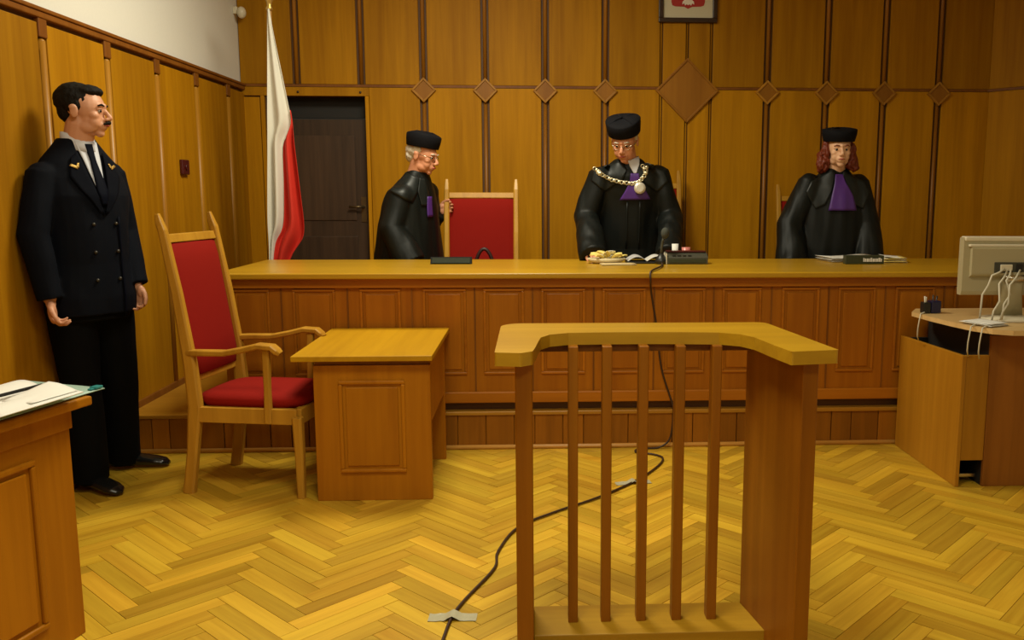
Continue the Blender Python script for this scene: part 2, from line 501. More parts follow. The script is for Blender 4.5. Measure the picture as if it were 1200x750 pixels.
# ---------------------------------------------------------------- platform
YF = 4.62
pl = part('platform', MB().box(XL, 4.3, YF+.02, 6.86, 0, .185), M_BENCHX, kind='structure')
part('platform_deck', MB().box(XL, 4.3, YF-.012, 6.86, .185, .207), wood('platform_board', (.36, .16, .012), (.48, .23, .02), 'X', .35, .05, coat=.2), pl, .005)
x = XL
i = 0
while x < 2.9:
    w = random.choice((.09, .11, .13, .13, .15))
    part('riser_board', MB().box(x+.002, x+w-.002, YF+.0+random.uniform(-.001, .002), YF+.022, .012, .184), M_RISER, pl, .0025)
    x += w
part('quarter_round', MB().tube([(XL, YF-.004, .010), (3.2, YF-.004, .010)], .013, 10), wood('pale_quarter_round', (.45, .2, .03), (.6, .3, .06), 'X', .35, .03), pl)

# ---------------------------------------------------------------- judges' bench
bench = thing('judges_bench', 'long oak judges bench with raised moulded panels and a smooth yellow top', 'bench', (.6, 4.9, .207))
def rel(mb, o): return mb.xf(Matrix.Translation(-V(o.location)))
def bpart(name, mb, mat, bevel=0., **k): return part(name, rel(mb, bench), mat, bench, bevel, **k)
BX0, BX1 = -1.60, 3.0
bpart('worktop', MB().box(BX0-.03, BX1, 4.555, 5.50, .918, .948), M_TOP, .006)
bpart('apron', MB().box(BX0, BX1, 4.60, 4.64, .868, .918), M_BENCHX, .003)
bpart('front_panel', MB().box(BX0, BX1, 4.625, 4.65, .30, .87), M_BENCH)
bpart('bottom_rail', MB().box(BX0, BX1, 4.612, 4.65, .252, .312), M_BENCHX, .006)
bpart('plinth', MB().box(BX0, BX1, 4.66, 4.70, .207, .255), M_CHAN)
bpart('end_panel', MB().box(BX0, BX0+.03, 4.651, 5.42, .207, .918), M_BENCH, .002)
bpart('end_panel', MB().box(BX1-.03, BX1, 4.651, 5.42, .207, .918), M_BENCH, .002)
def mould(x0, x1, z0, z1, y, w=.016, d=.011):
    """picture-frame moulding on a face looking towards -y"""
    m = MB()
    for (a, b, c, e) in ((x0, x1, z1-w, z1), (x0, x1, z0, z0+w), (x0, x0+w, z0+w, z1-w), (x1-w, x1, z0+w, z1-w)):
        m.box(a, b, y-d, y+.002, c, e)
    return m
pan = [(-1.552, -1.363), (-1.246, -1.029), (-.903, -.693), (-.579, -.354), (-.266, -.053), (.036, .268), (.358, .588), (.678, .904),
       (.995, 1.205), (1.315, 1.517), (1.619, 1.822), (1.929, 2.143), (2.25, 2.46), (2.57, 2.78)]
for a, b in pan:
    bpart('panel_moulding', mould(a, b, .405, .862, 4.625, .014), M_BENCHX, .004)
    bpart('raised_panel', MB().box(a+.028, b-.028, 4.618, 4.627, .432, .834), M_BENCH, .005)
for (a, b), (c, d) in zip(pan[:-1], pan[1:]):
    x = (b+c)/2
    bpart('stile_groove', MB().box(x-.004, x+.004, 4.621, 4.626, .315, .868), M_RED)

# ---------------------------------------------------------------- chairs
def mk_chair(name, label, loc, rz, group=None, scale=None):
    t = thing(name, label, 'chair', loc, rz, group, scale)
    hw = .215
    for s in (-1, 1):
        x = s*hw
        post = MB().tube([(x, -.275, 0), (x, -.245, .2), (x, -.222, .40), (x, -.235, .60), (x, -.275, .90), (x, -.325, 1.19), (x, -.338, 1.225), (x, -.346, 1.262)],
                         [(.020, .028), (.020, .027), (.020, .034), (.019, .030), (.018, .024), (.017, .019), (.015, .017), (.010, .010)], 8, ref=(1, 0, 0), sq=True)
        part('back_post', post, M_CHAIR, t, .002)
        leg = MB().tube([(x*1.04, .262, 0), (x*1.04, .262, .2), (x*1.04, .258, .37)], [(.017, .017), (.020, .021), (.022, .024)], 8, ref=(1, 0, 0), sq=True)
        part('leg', leg, M_CHAIR, t, .002)
        part('seat_rail', MB().box(x-.016, x+.016, -.22, .255, .335, .405), M_CHAIR, t, .003)
        xa = s*(hw+.012)
        pts = [(xa-.012*s, -.248, .648), (xa, -.18, .652), (xa+.005*s, -.06, .654), (xa+.01*s, .03, .672), (xa+.012*s, .10, .690), (xa+.014*s, .165, .686), (xa+.014*s, .186, .668), (xa+.012*s, .200, .657)]
        arm = MB().tube(pts, [(.018, .016), (.022, .015), (.025, .014), (.028, .014), (.030, .014), (.031, .014), (.028, .014), (.020, .011)], 10, ref=(1, 0, 0), sq=True)
        part('armrest', arm, M_CHAIR, t, .002)
        sup = MB().tube([(xa, .125, .34), (xa+.003*s, .128, .5), (xa+.01*s, .132, .680)], [(.015, .018), (.014, .015), (.015, .018)], 8, ref=(1, 0, 0), sq=True)
        part('arm_support', sup, M_CHAIR, t, .002)
    part('front_rail', MB().box(-hw, hw, .236, .272, .335, .405), M_CHAIR, t, .003)
    part('rear_rail', MB().box(-hw, hw, -.232, -.205, .335, .405), M_CHAIR, t, .003)
    part('stretcher', MB().box(-hw, hw, -.262, -.240, .505, .535), M_CHAIR, t, .003)
    def bk(z): return -.235-(z-.60)*.150-.010 if z > .6 else -.245
    tl = MB()
    tl.hexa([(-hw, bk(1.135)-.016, 1.135), (hw, bk(1.135)-.016, 1.135), (hw, bk(1.135)+.018, 1.135), (-hw, bk(1.135)+.018, 1.135)],
            [(-hw, bk(1.17)-.012, 1.172), (hw, bk(1.17)-.012, 1.172), (hw, bk(1.17)+.012, 1.172), (-hw, bk(1.17)+.012, 1.172)])
    part('top_rail', tl, M_CHAIR, t, .004)
    # upholstered back, slightly crowned
    rings = []
    for k in range(9):
        z = .535+(1.133-.535)*k/8
        e = .012 if k in (0, 8) else .024
        c = bk(z)
        ring = []
        for (fx, s) in ((-1, -1), (-.8, -1), (0, -1), (.8, -1), (1, -1), (1, 1), (.8, 1), (0, 1), (-.8, 1), (-1, 1)):
            th = e*(.6 if abs(fx) == 1 else (1. if abs(fx) == .8 else 1.2))
            ring.append((fx*(hw-.015), c+s*th, z))
        rings.append(ring)
    part('backrest', MB().loft(rings), M_REDFAB, t, .004)
    rings = []
    for z, e in ((.400, .0), (.43, .012), (.452, .004), (.462, -.03), (.466, -.10)):
        ring = []
        for k in range(24):
            w = 2*math.pi*k/24
            c, q = math.cos(w), math.sin(w)
            c = math.copysign(abs(c)**.4, c); q = math.copysign(abs(q)**.4, q)
            ring.append((c*(.205+e), .015+q*(.245+e), z))
        rings.append(ring)
    part('seat', MB().loft(rings), M_REDFAB, t)
    return t
mk_chair('armchair', 'tall-backed oak armchair with red upholstery drawn up to the small side table', (-1.266, 4.150, 0), R(-99.5))
mk_chair('armchair', 'red-backed tall armchair beside the bending judge, behind the bench, fully visible back', (-.350, 5.74, .207), R(180), None, (1.08, 1, .98))
mk_chair('armchair', 'red armchair mostly hidden behind the judge wearing the chain', (.855, 6.36, .207), R(180), None, (1.08, 1, 1.04))
mk_chair('armchair', 'red armchair mostly hidden behind the red-haired judge', (2.07, 6.33, .207), R(180), None, (1.08, 1, .96))

# ---------------------------------------------------------------- small side table
tb = thing('side_table', 'small oak table with panelled end standing in front of the red armchair', 'table', (-.71, 4.2, 0))
def tpart(name, mb, mat, bevel=0., **k): return part(name, rel(mb, tb), mat, tb, bevel, **k)
tpart('tabletop', MB().box(-1.045, -.442, 3.795, 4.60, .636, .660), M_TOPY, .003)
tpart('end_panel', MB().box(-.962, -.457, 3.838, 3.872, .0, .612), M_TABLE, .002)
tpart('top_rail', MB().box(-.955, -.465, 3.845, 3.868, .612, .636), M_RED, .001)
tpart('end_panel', MB().box(-.962, -.457, 4.44, 4.474, .0, .636), M_TABLE, .002)
tpart('modesty_panel', MB().box(-.480, -.460, 3.873, 4.439, .345, .636), M_TABLE, .002)
tpart('shelf', MB().box(-.955, -.481, 3.873, 4.439, .50, .518), M_TABLE, .001)
tpart('panel_moulding', mould(-.855, -.568, .130, .545, 3.838, .017, .011), M_TABLE, .005)
tpart('raised_panel', MB().box(-.825, -.598, 3.831, 3.840, .160, .515), M_TABLE, .004)

# ---------------------------------------------------------------- witness stand
dk = thing('witness_stand', 'oak witness stand with vertical balusters and wide yellow handrail in the foreground', 'stand', (.32, 2.55, 0))
def dpart(name, mb, mat, bevel=0., **k): return part(name, rel(mb, dk), mat, dk, bevel, **k)
def arc(cx, cy, r, a0, a1, n=6):
    return [(cx+r*math.cos(R(a0+(a1-a0)*k/n)), cy+r*math.sin(R(a0+(a1-a0)*k/n))) for k in range(n+1)]
top = [(-.103, 2.262)]
top += [(-.103, 2.64)]+arc(-.035, 2.705, .068, 180, 95)
top += [(.70, 2.768)]+arc(.70, 2.73, .038, 88, 8)
top += [(.800, 2.262), (.668, 2.240), (.650, 2.33), (.641, 2.39)]
top += [(.628, 2.47), (.600, 2.528), (.545, 2.562)]
top += [(.45, 2.573), (.338, 2.580), (.20, 2.580), (.10, 2.574), (.045, 2.545), (.018, 2.495), (.010, 2.42), (.002, 2.33), (-.005, 2.275), (-.035, 2.250)]
dpart('handrail', MB().prism(top, .914, .950), M_TOP, .005)
dpart('rail_fillet', MB().box(.0, .65, 2.595, 2.66, .890, .914), M_RED, .002)
dpart('left_post', MB().box(-.052, -.006, 2.30, 2.64, .0, .914), M_DOCK, .004)
dpart('right_post', MB().hexa([(.652, 2.66, 0), (.700, 2.66, 0), (.762, 2.30, 0), (.714, 2.285, 0)], [(.652, 2.66, .914), (.700, 2.66, .914), (.762, 2.30, .914), (.714, 2.285, .914)]), M_DOCK, .004)
bl = [.113, .213, .321, .430, .538]
for i, x in enumerate(bl):
    dpart('baluster', MB().box(x-.0145, x+.0145, 2.545, 2.59, .058, .914), M_DOCK, .003)
dpart('bottom_rail', MB().hexa([(-.006, 2.47, .018), (.686, 2.47, .018), (.652, 2.66, .018), (-.006, 2.66, .018)], [(-.006, 2.47, .060), (.686, 2.47, .060), (.652, 2.66, .060), (-.006, 2.66, .060)]), wood('pale_dock_rail', (.36, .19, .010), (.48, .27, .016), 'X', .35, .05), .003)
dpart('foot_block', MB().box(.05, .60, 2.50, 2.64, .0, .018), M_DOCK, .002)

# ---------------------------------------------------------------- desk at the left edge
ld = thing('corner_desk', 'oak desk with panelled side at the left edge of the picture, papers on it', 'desk', (-1.400, 2.675, 0), R(-14.5))
# local: +x away from its side face, -y towards the camera
t_ = MB().box(-.9, .062, -1.2, .03, .722, .750)
part('tabletop', t_, M_TABLE, ld, .005)
part('side_panel', MB().box(-.03, 0, -1.15, 0, 0, .722), M_TABLE, ld, .003)
part('end_panel', MB().box(-.85, -.031, -.03, 0, 0, .722), M_TABLE, ld, .003)
part('end_panel', MB().box(-.85, -.031, -1.15, -1.12, 0, .722), M_TABLE, ld, .003)
part('side_rail', MB().box(0, .012, -1.15, 0, .655, .722), M_TABLE, ld, .003)
def ymould(y0, y1, z0, z1, x, w=.018, d=.013):
    m = MB()
    for (a, b, c, e) in ((y0, y1, z1-w, z1), (y0, y1, z0, z0+w), (y0, y0+w, z0+w, z1-w), (y1-w, y1, z0+w, z1-w)):
        m.box(x-.002, x+d, a, b, c, e)
    return m
part('panel_moulding', ymould(-.62, -.145, .09, .60, 0), M_TABLE, ld, .005)
part('panel_moulding', ymould(-1.08, -.71, .09, .60, 0), M_TABLE, ld, .005)
part('raised_panel', MB().box(0, .008, -.588, -.177, .122, .568), M_TABLE, ld, .004)
# papers on it (world coordinates)
pf = thing('document_folder', 'pale green open folder with teal clip under white papers on the left desk', 'folder', (-1.50, 2.60, .751), R(-14))
fm = MB()
N_ = 12
def sheet(mb, x0, x1, y0, y1, z, curl, th=.002, nx=14, ny=8, seed=0):
    vs = []
    for lay in (0, 1):
        for j in range(ny+1):
            for i in range(nx+1):
                u, v = i/nx, j/ny
                zz = z+curl(u, v)+noise.noise(V((u*3+seed, v*3, seed)))*.0015+(th if lay else 0)
                vs.append((x0+(x1-x0)*u, y0+(y1-y0)*v, zz))
    w = nx+1; o = (nx+1)*(ny+1)
    fs = []
    for j in range(ny):
        for i in range(nx):
            a = j*w+i
            fs += [(a, a+w, a+w+1, a+1), (o+a, o+a+1, o+a+w+1, o+a+w)]
    for i in range(nx):
        fs += [(i, i+1, o+i+1, o+i), (ny*w+i+1, ny*w+i, o+ny*w+i, o+ny*w+i+1)]
    for j in range(ny):
        fs += [(j*w+w, j*w, o+j*w, o+j*w+w), (j*w+nx, (j+1)*w+nx, o+(j+1)*w+nx, o+j*w+nx)]
    return mb.add(vs, fs, True)
sheet(fm, -.17, .125, -.20, .20, .003, lambda u, v: .012*(1-u)*v, .003)
part('cover', fm, M_FOLDER, pf)
part('clip', MB().box(.10, .125, .165, .195, .008, .016).box(.105, .120, .150, .165, .008, .013), M_TEAL, pf, .002)
op = thing('open_file', 'open white file of loose papers lying on the green folder', 'papers', (-1.462, 2.50, .770), R(-16))
part('left_pages', sheet(MB(), -.20, 0, -.16, .15, .0, lambda u, v: .030*math.sin(math.pi*min(1, u*1.05))*(.5+.5*v), .003, seed=2), M_PAPER, op)
part('right_pages', sheet(MB(), 0, .105, -.15, .15, .002, lambda u, v: .020*math.sin(math.pi*u)**1.0*(1-u)+.004*v, .003, seed=5), M_PAPER, op)
part('raised_page', sheet(MB(), -.01, .09, -.02, .145, .012, lambda u, v: .022*math.sin(math.pi*.5*(1-u))*v, .001, seed=8), M_PAPER, op)
part('binder_spine', MB().box(-.030, -.022, -.01, .14, .020, .030), M_BLACK, op, .004)

# ---------------------------------------------------------------- clerk's desk on the right
cd = thing('computer_desk', 'oak computer desk on the right with open cable shelf and pale top', 'desk', (2.3, 4.25, 0))
def cpart(name, mb, mat, bevel=0., **k): return part(name, rel(mb, cd), mat, cd, bevel, **k)
sp = MB().hexa([(1.955, 3.895, 0), (1.975, 3.895, 0), (1.975, 4.59, 0), (1.955, 4.59, 0)], [(1.955, 3.895, .622), (1.975, 3.895, .622), (1.975, 4.585, .604), (1.955, 4.585, .604)])
cpart('side_panel', sp, M_DESK, .003)
cpart('front_panel', MB().box(1.976, 2.085, 3.90, 3.918, .125, .622), M_DESK, .002)
cpart('main_panel', MB().box(2.086, 3.0, 3.895, 3.915, 0, .715), M_DESKRED, .002)
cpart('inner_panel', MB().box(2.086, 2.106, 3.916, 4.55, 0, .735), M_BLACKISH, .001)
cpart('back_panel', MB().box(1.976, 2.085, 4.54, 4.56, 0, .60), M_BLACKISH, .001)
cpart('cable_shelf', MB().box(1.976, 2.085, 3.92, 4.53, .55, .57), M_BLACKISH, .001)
cpart('foot_bar', MB().box(1.985, 2.08, 3.95, 3.965, .03, .045), M_CHROME, .001)
tp = [(1.99, 4.50), (1.918, 4.38), (1.93, 4.20), (1.955, 4.02), (1.985, 3.88), (2.03, 3.79), (2.10, 3.745), (2.2, 3.735), (3.05, 3.735), (3.05, 4.52)]
cpart('desktop', MB().prism(tp, .738, .760), M_DESKTOP, .004)
cpart('desktop_lip', MB().box(2.11, 2.95, 3.93, 4.5, .715, .738), M_DESKRED, .001)

mo = thing('computer_monitor', 'beige flat monitor seen from behind on the right desk', 'monitor', (2.27, 4.12, .761), R(-4))
sh = MB().prism([(-.02, 0), (.02, 0), (.03, .02), (.03, .265), (.024, .275), (-.016, .275), (-.024, .265), (-.024, .02)], -.235, .235, 'x')
sh.xf(Matrix.Translation((0, 0, .115)) @ Matrix.Rotation(R(180), 4, 'Z'))
part('shell', sh, M_BEIGE, mo, .006)
part('top_ridge', MB().box(-.232, .232, -.036, .02, .372, .394), M_BEIGEL, mo, .006)
part('second_ridge', MB().box(-.215, .215, -.052, -.02, .346, .358), M_BEIGEL, mo, .004)
part('rear_bulge', MB().prism([(-.03, .20), (-.06, .215), (-.058, .345), (-.03, .35)], -.205, .205, 'x'), M_BEIGE, mo, .008)
part('port_recess', MB().box(-.10, .075, -.064, -.055, .225, .275), M_GREYP, mo, .003)
part('port', MB().box(.0, .03, -.070, -.063, .232, .268), M_BLACK, mo, .002)
part('port', MB().box(-.075, -.02, -.074, -.063, .235, .265), M_BEIGEL, mo, .003)
part('neck', MB().tube([(0, -.005, .01), (0, -.035, .12), (0, -.055, .23)], [(.075, .02), (.05, .018), (.05, .015)], 12, ref=(1, 0, 0)), M_BEIGE, mo)
part('base', MB().tube([(0, -.03, .0), (0, -.03, .008), (0, -.03, .018)], [(.14, .11), (.135, .105), (.08, .06)], 24, ref=(1, 0, 0)), M_BEIGEL, mo)
part('hinge', MB().tube([(-.05, -.062, .20), (.05, -.062, .20)], .017, 10), M_CHROME, mo)
for k, (a, b) in enumerate((((-.06, -.08, .245), (-.14, -.10, .17)), ((-.045, -.075, .24), (-.105, -.15, .10)), ((-.03, -.08, .24), (-.05, -.13, .13)), ((.012, -.08, .24), (-.065, -.15, .09)))):
    a, b = V(a), V(b)
    m = (a+b)/2+V((-.03, -.02, .01))
    e = b+V((-.03, .0, -.09))
    part('cable', MB().tube([a, (a+m)/2+V((0, -.01, .0)), m, b, (b+e)/2+V((-.01, 0, 0)), V((e.x, e.y, .012))], .0045, 8), M_CABLEW, mo)

pc = thing('pen_cup', 'black pen cup with pens at the left corner of the computer desk', 'cup', (1.990, 4.33, .761))
part('holder', MB().box(-.005, .045, -.025, .03, 0, .062), plain('dark_blue_plastic', (.012, .012, .05), .3), pc, .004)
part('holder', MB().box(-.045, -.008, -.025, .02, 0, .055), M_BLACK, pc, .004)
for k, (x, y, h) in enumerate(((-.03, -.01, .085), (-.02, .005, .08), (.01, 0, .09), (.03, .01, .085))):
    part('pen', MB().tube([(x, y, .02), (x+.004*k-.006, y, h)], .004, 6), M_CABLEW if k < 2 else M_BLACK, pc)
def paperstack(name, label, loc, rz, sz, n, mat=M_PAPER, curl=.0, cat='papers'):
    t = thing(name, label, cat, loc, rz)
    z = .0
    for k in range(n):
        dx, dy = random.uniform(-.012, .012), random.uniform(-.012, .012)
        m = sheet(MB(), -sz[0]/2+dx, sz[0]/2+dx, -sz[1]/2+dy, sz[1]/2+dy, z, lambda u, v: curl*(u*u if k % 2 else (1-u)**2)*k/max(1, n), .0016, 6, 4, seed=k)
        part('sheet', m, mat if not isinstance(mat, list) else mat[k % len(mat)], t)
        z += .0042
    return t
paperstack('paper_stack', 'white papers beside the pen cup on the computer desk', (2.06, 3.93, .762), R(25), (.12, .15), 4)
paperstack('paper_stack', 'loose white papers on the computer desk right of the monitor stand', (2.39, 3.86, .762), R(-15), (.16, .13), 5, curl=.02)
for (x, y, zz, lab) in ((1.935, 4.30, .635, 'pale cable hanging below the pen cup, leftmost of three'),
                        (1.985, 3.885, .63, 'pale cable hanging from the desk corner, middle of three'), (2.012, 3.835, .628, 'pale cable hanging from the desk corner, rightmost of three')):
    c = MB().tube([(x+.06, y+.03, .7665), (x+.012, y+.005, .7665), (x-.016, y-.022, .762), (x-.022, y-.025, .735), (x-.026, y-.022, .69), (x-.022, y-.012, .650), (x-.006, y+.01, zz-.01)], .0032, 8)
    tag(part('hanging_cable', c, M_CABLEW), lab, 'cable')

# ---------------------------------------------------------------- flag
fl = thing('flag', 'white and red flag hanging in folds from a gilt-tipped pole before the dark door', 'flag', (-1.735, 5.85, .212))
fl.rotation_euler = (0, R(2.4), 0)
pole = MB().tube([(0, 0, .02), (0, 0, 2.28)], .014, 12)
part('pole', pole, wood('pole_wood', (.4, .2, .05), (.6, .32, .1), 'Z', .3, .02), fl)
part('base', MB().tube([(0, 0, 0), (0, 0, .02), (0, 0, .05), (0, 0, .09)], [.15, .15, .06, .02], 20), M_FRAME, fl)
part('finial', MB().tube([(0, 0, 2.265), (0, 0, 2.28), (0, 0, 2.295), (0, 0, 2.315), (0, 0, 2.34), (0, 0, 2.38), (0, 0, 2.415), (0, 0, 2.45)], [.016, .022, .014, .016, .028, .034, .020, .003], 12), M_GOLD, fl)
# outline rows: z above platform, left edge, white/red border, right edge (metres from pole)
rows = [(2.26, -.008, .010, .010), (2.10, -.008, .040, .040), (1.95, -.008, .072, .072), (1.80, -.008, .102, .102), (1.65, -.008, .132, .132),
        (1.56, -.006, .148, .150), (1.49, -.006, .080, .158), (1.40, -.005, .080, .170), (1.25, -.005, .085, .188), (1.10, -.004, .088, .205),
        (.97, -.004, .090, .222), (.90, -.002, .072, .220), (.86, -.002, .040, .214), (.80, .0, .030, .170), (.73, .0, .022, .125), (.60, .0, .02, .10), (.50, .0, .02, .07)]
def flagpart(ia, ib, fold0, rows, y0):
    n = 14
    vs = []
    for r_ in rows:
        z = r_[0]; a = r_[ia]; b = max(r_[ib], a+.004)
        amp = .008+.028*min(1, (2.3-z)/1.2)*min(1, (b-a)/.1)
        for k in range(n+1):
            u = k/n
            vs.append((a+(b-a)*u, y0-amp*math.sin(u*math.pi*2*1.5+fold0+z*1.2)-.012, z-.015*math.sin(u*7+fold0)))
    w = n+1
    fs = [(j*w+k, j*w+k+1, (j+1)*w+k+1, (j+1)*w+k) for j in range(len(rows)-1) for k in range(n)]
    return MB().add(vs, fs, True)
for nm, ia, ib, rr, m_, y0 in (('white_field', 1, 2, rows, M_WHITE, -.012), ('red_field', 2, 3, rows[4:], M_FLAGRED, -.006)):
    o = part(nm, flagpart(ia, ib, .6 if ia == 1 else 2.2, rr, y0), m_, fl)
    sb = o.modifiers.new('sub', 'SUBSURF'); sb.levels = 1; sb.render_levels = 1
    so = o.modifiers.new('sol', 'SOLIDIFY'); so.thickness = .003

# ---------------------------------------------------------------- emblem picture
em = thing('framed_emblem', 'framed red shield with white eagle hanging high above the big diamond', 'picture', (1.156, YB-.022, 2.611))
fr = MB()
W2, H2 = .219, .50
for a, b, c, d in ((-W2, W2, 0, .034), (-W2, W2, H2-.034, H2), (-W2, -W2+.034, .034, H2-.034), (W2-.034, W2, .034, H2-.034)):
    fr.box(a, b, -.028, 0, c, d)
part('frame', fr, M_FRAME, em, .004)
part('mount', MB().box(-W2+.034, W2-.034, -.010, -.002, .034, H2-.034), M_MAT, em)
sz0 = .112
shield = [(-.125, .40), (.125, .40), (.125, sz0+.035), (.118, sz0+.012), (.095, sz0+.004), (.03, sz0+.002), (0, sz0-.012), (-.03, sz0+.002), (-.095, sz0+.004), (-.118, sz0+.012), (-.125, sz0+.035)]
part('shield', MB().prism(shield, -.013, -.010, 'y'), M_EMBR, em)
half = [(0, .125), (.012, .132), (.022, .122), (.030, .138), (.045, .130), (.042, .150), (.026, .165), (.03, .180), (.05, .165), (.062, .17), (.055, .19), (.038, .205), (.06, .215), (.07, .20), (.082, .215),
        (.092, .205), (.098, .24), (.104, .30), (.10, .345), (.085, .365), (.072, .33), (.06, .29), (.045, .27), (.030, .285), (.022, .31), (.02, .335), (.012, .352), (0, .358)]
eagle = half+[(-x, z) for x, z in half[::-1][1:-1]]
part('eagle', MB().prism(eagle, -.0155, -.013, 'y'), M_EMBW, em)
part('crown', MB().prism([(-.016, .36), (.016, .36), (.022, .385), (.010, .374), (0, .39), (-.010, .374), (-.022, .385)], -.0155, -.013, 'y'), M_GOLD, em)

# ---------------------------------------------------------------- wall bits
sw = thing('wall_button', 'small dark maroon call button on the left wall panelling', 'button', (XL+.022, 5.59, 1.505))
part('housing', MB().box(0, .022, -.052, .052, -.045, .045), M_MAROON, sw, .006)
part('button', MB().tube([(.022, 0, 0), (.028, 0, 0)], .018, 12), M_MAROON, sw)
se = thing('wall_sensor', 'small white sensor on the cream wall beside the room corner', 'sensor', (XL, 6.76, 2.645))
part('bracket', MB().box(0, .03, -.015, .015, -.02, .03), M_BEIGEL, se, .004)
part('sensor_head', MB().ell((.06, -.01, -.012), (.032, .035, .042), seg=14, rings=8), M_BEIGEL, se)

# ---------------------------------------------------------------- things on the bench
BT = .949
np1 = thing('name_plate', 'low black name plate on the bench in front of the bending judge', 'name plate', (-.476, 5.15, BT))
part('block', MB().prism([(-.03, 0), (.03, 0), (.02, .034), (.0, .040)], -.118, .118, 'x'), plain('matt_black', (.012, .012, .010), .8, spec=.15), np1, .003)
part('face_plate', MB().hexa([(-.108, -.0305, .006), (.108, -.0305, .006), (.108, -.027, .006), (-.108, -.027, .006)], [(-.108, -.008, .034), (.108, -.008, .034), (.108, -.004, .034), (-.108, -.004, .034)]), plain('matt_dark_green', (.025, .03, .018), .75, spec=.15), np1)
np2 = thing('name_plate', 'dark green name plate with small white lettering before the red-haired judge', 'name plate', (1.915, 5.07, BT))
part('block', MB().box(-.113, .113, -.025, .025, 0, .050), M_GREEN, np2, .003)
lt = MB()
x = -.01
for k in range(10):
    w = .006+.003*(k % 3)
    lt.box(x, x+w, -.0265, -.0245, .014, .032 if k % 4 else .036)
    x += w+.0025
part('lettering', lt, M_PAPER, np2)
paperstack('paper_stack', 'white papers behind the green name plate of the red-haired judge', (1.90, 5.30, BT+.001), R(8), (.30, .20), 6, curl=.015)
paperstack('paper_stack', 'yellowish papers at the right end behind the green name plate', (2.15, 5.24, BT+.001), R(-12), (.13, .20), 7, mat=[M_PAPER, M_PAPERY], curl=.01)

yp = thing('crumpled_papers', 'heap of crumpled yellow and white papers before the judge with the chain', 'papers', (.42, 5.16, BT))
part('white_bundle', MB().tube([(0, 0, 0), (0, 0, .012), (0, 0, .030)], [(.075, .05), (.10, .065), (.115, .07)], 16, ref=(1, 0, 0)), plain('ivory_paper', (.66, .56, .34), .6), yp)
for k in range(9):
    a = k*2.4; r_ = .012+.008*k
    m = MB()
    c = V((r_*math.cos(a)*1.2, r_*.6*math.sin(a), .036+.003*(8-k)))
    L_ = .04; w_ = .022
    d1 = V((math.cos(a), math.sin(a)*.6, .25+.1*(k % 3))).normalized(); d2 = d1.cross(V((0, 0, 1))).normalized()
    nn = d1.cross(d2)
    rings = []
    for j in range(6):
        u = j/5-.5
        rings.append([c+d1*u*L_*2+d2*w_*q*(1-abs(u))+nn*(.010*math.cos(q*3+k)+.006*u*u*8)+V((0, 0, off)) for q, off in ((-1, 0), (-.4, .004), (.3, -.002), (1, .003), (1, .0045), (.3, .0), (-.4, .0055), (-1, .0015))])
    part('crumpled_sheet', m.loft(rings), M_PAPERY if k % 3 else M_PAPER, yp)
paperstack('paper_stack', 'thin ivory sheets lying flat in front of the crumpled papers', (.47, 5.05, BT+.001), R(4), (.20, .10), 2, mat=plain('ivory_sheet', (.62, .48, .24), .6))
of = thing('open_file', 'open dark folder with white pages between the crumpled papers and the microphone', 'folder', (.655, 5.19, BT))
part('cover', MB().box(-.115, .125, -.08, .08, 0, .012), M_BLACK, of, .003)
part('page', sheet(MB(), -.11, 0.0, -.075, .08, .013, lambda u, v: .026*math.sin(math.pi*u)+.004*v, .002, seed=3), plain('grey_page', (.45, .44, .44), .7, bscale=120, var=.5), of)
part('page', sheet(MB(), 0.0, .12, -.075, .08, .013, lambda u, v: .030*math.sin(math.pi*min(1, u*.9)), .002, seed=4), plain('white_page', (.6, .58, .54), .7, bscale=90, var=.3), of)
mc = thing('desk_microphone', 'black gooseneck microphone with foam head standing on the bench', 'microphone', (.735, 5.10, BT))
part('base', MB().tube([(0, 0, 0), (0, 0, .02), (0, 0, .035), (0, 0, .06)], [.036, .036, .028, .012], 16), M_BLACK, mc)
part('gooseneck', MB().tube([(0, 0, .05), (.001, 0, .09), (.006, -.004, .13), (.013, -.012, .155)], .0075, 8), M_GREYP, mc)
part('foam_head', MB().ell((.018, -.018, .178), (.024, .026, .033), seg=14, rings=10), plain('grey_foam', (.05, .055, .045), .9, bump=1, bscale=200), mc)
ib = thing('intercom_box', 'grey and black intercom box on the bench right of the microphone', 'box', (.882, 5.12, BT))
part('case', MB().prism([(-.05, 0), (.06, 0), (.06, .068), (.0, .066), (-.05, .040)], -.118, .120, 'x'), M_GREYP, ib, .004)
part('front_strip', MB().box(-.105, .105, -.054, -.049, .008, .030), M_GREEN, ib, .002)
part('lid', MB().box(-.112, .114, -.012, .056, .066, .074), M_MAROON, ib, .002)
for k in range(4):
    part('key', MB().box(-.085+k*.03, -.065+k*.03, -.045, -.030, .044, .052), M_BLACK, ib, .002)
part('side_clip', MB().box(-.122, -.117, -.05, .05, 0, .062), M_BEIGEL, ib, .001)
c1 = thing('small_cup', 'small white cup behind the intercom box', 'cup', (.835, 5.225, BT))
part('body', MB().tube([(0, 0, 0), (0, 0, .005), (0, 0, .108)], [.014, .016, .020], 16), M_PAPER, c1)
c2 = thing('small_cup', 'small pinkish red cup behind the intercom box beside the white cup', 'cup', (.900, 5.225, BT))
part('body', MB().tube([(0, 0, 0), (0, 0, .005), (0, 0, .088)], [.018, .022, .026], 16), M_MUG, c2)
bg_ = thing('handbag', 'dark handbag with arched handle behind the bench before the leftmost red chair', 'bag', (-.315, 5.66, .667+.0))
part('body', MB().tube([(0, 0, 0), (0, 0, .02), (0, 0, .15), (0, 0, .22)], [(.12, .05), (.13, .055), (.12, .05), (.09, .02)], 16, ref=(1, 0, 0)), M_BLACK, bg_)
hp = [(-.062+.124*k/10, 0, .20+.135*math.sin(math.pi*k/10)**.6) for k in range(11)]
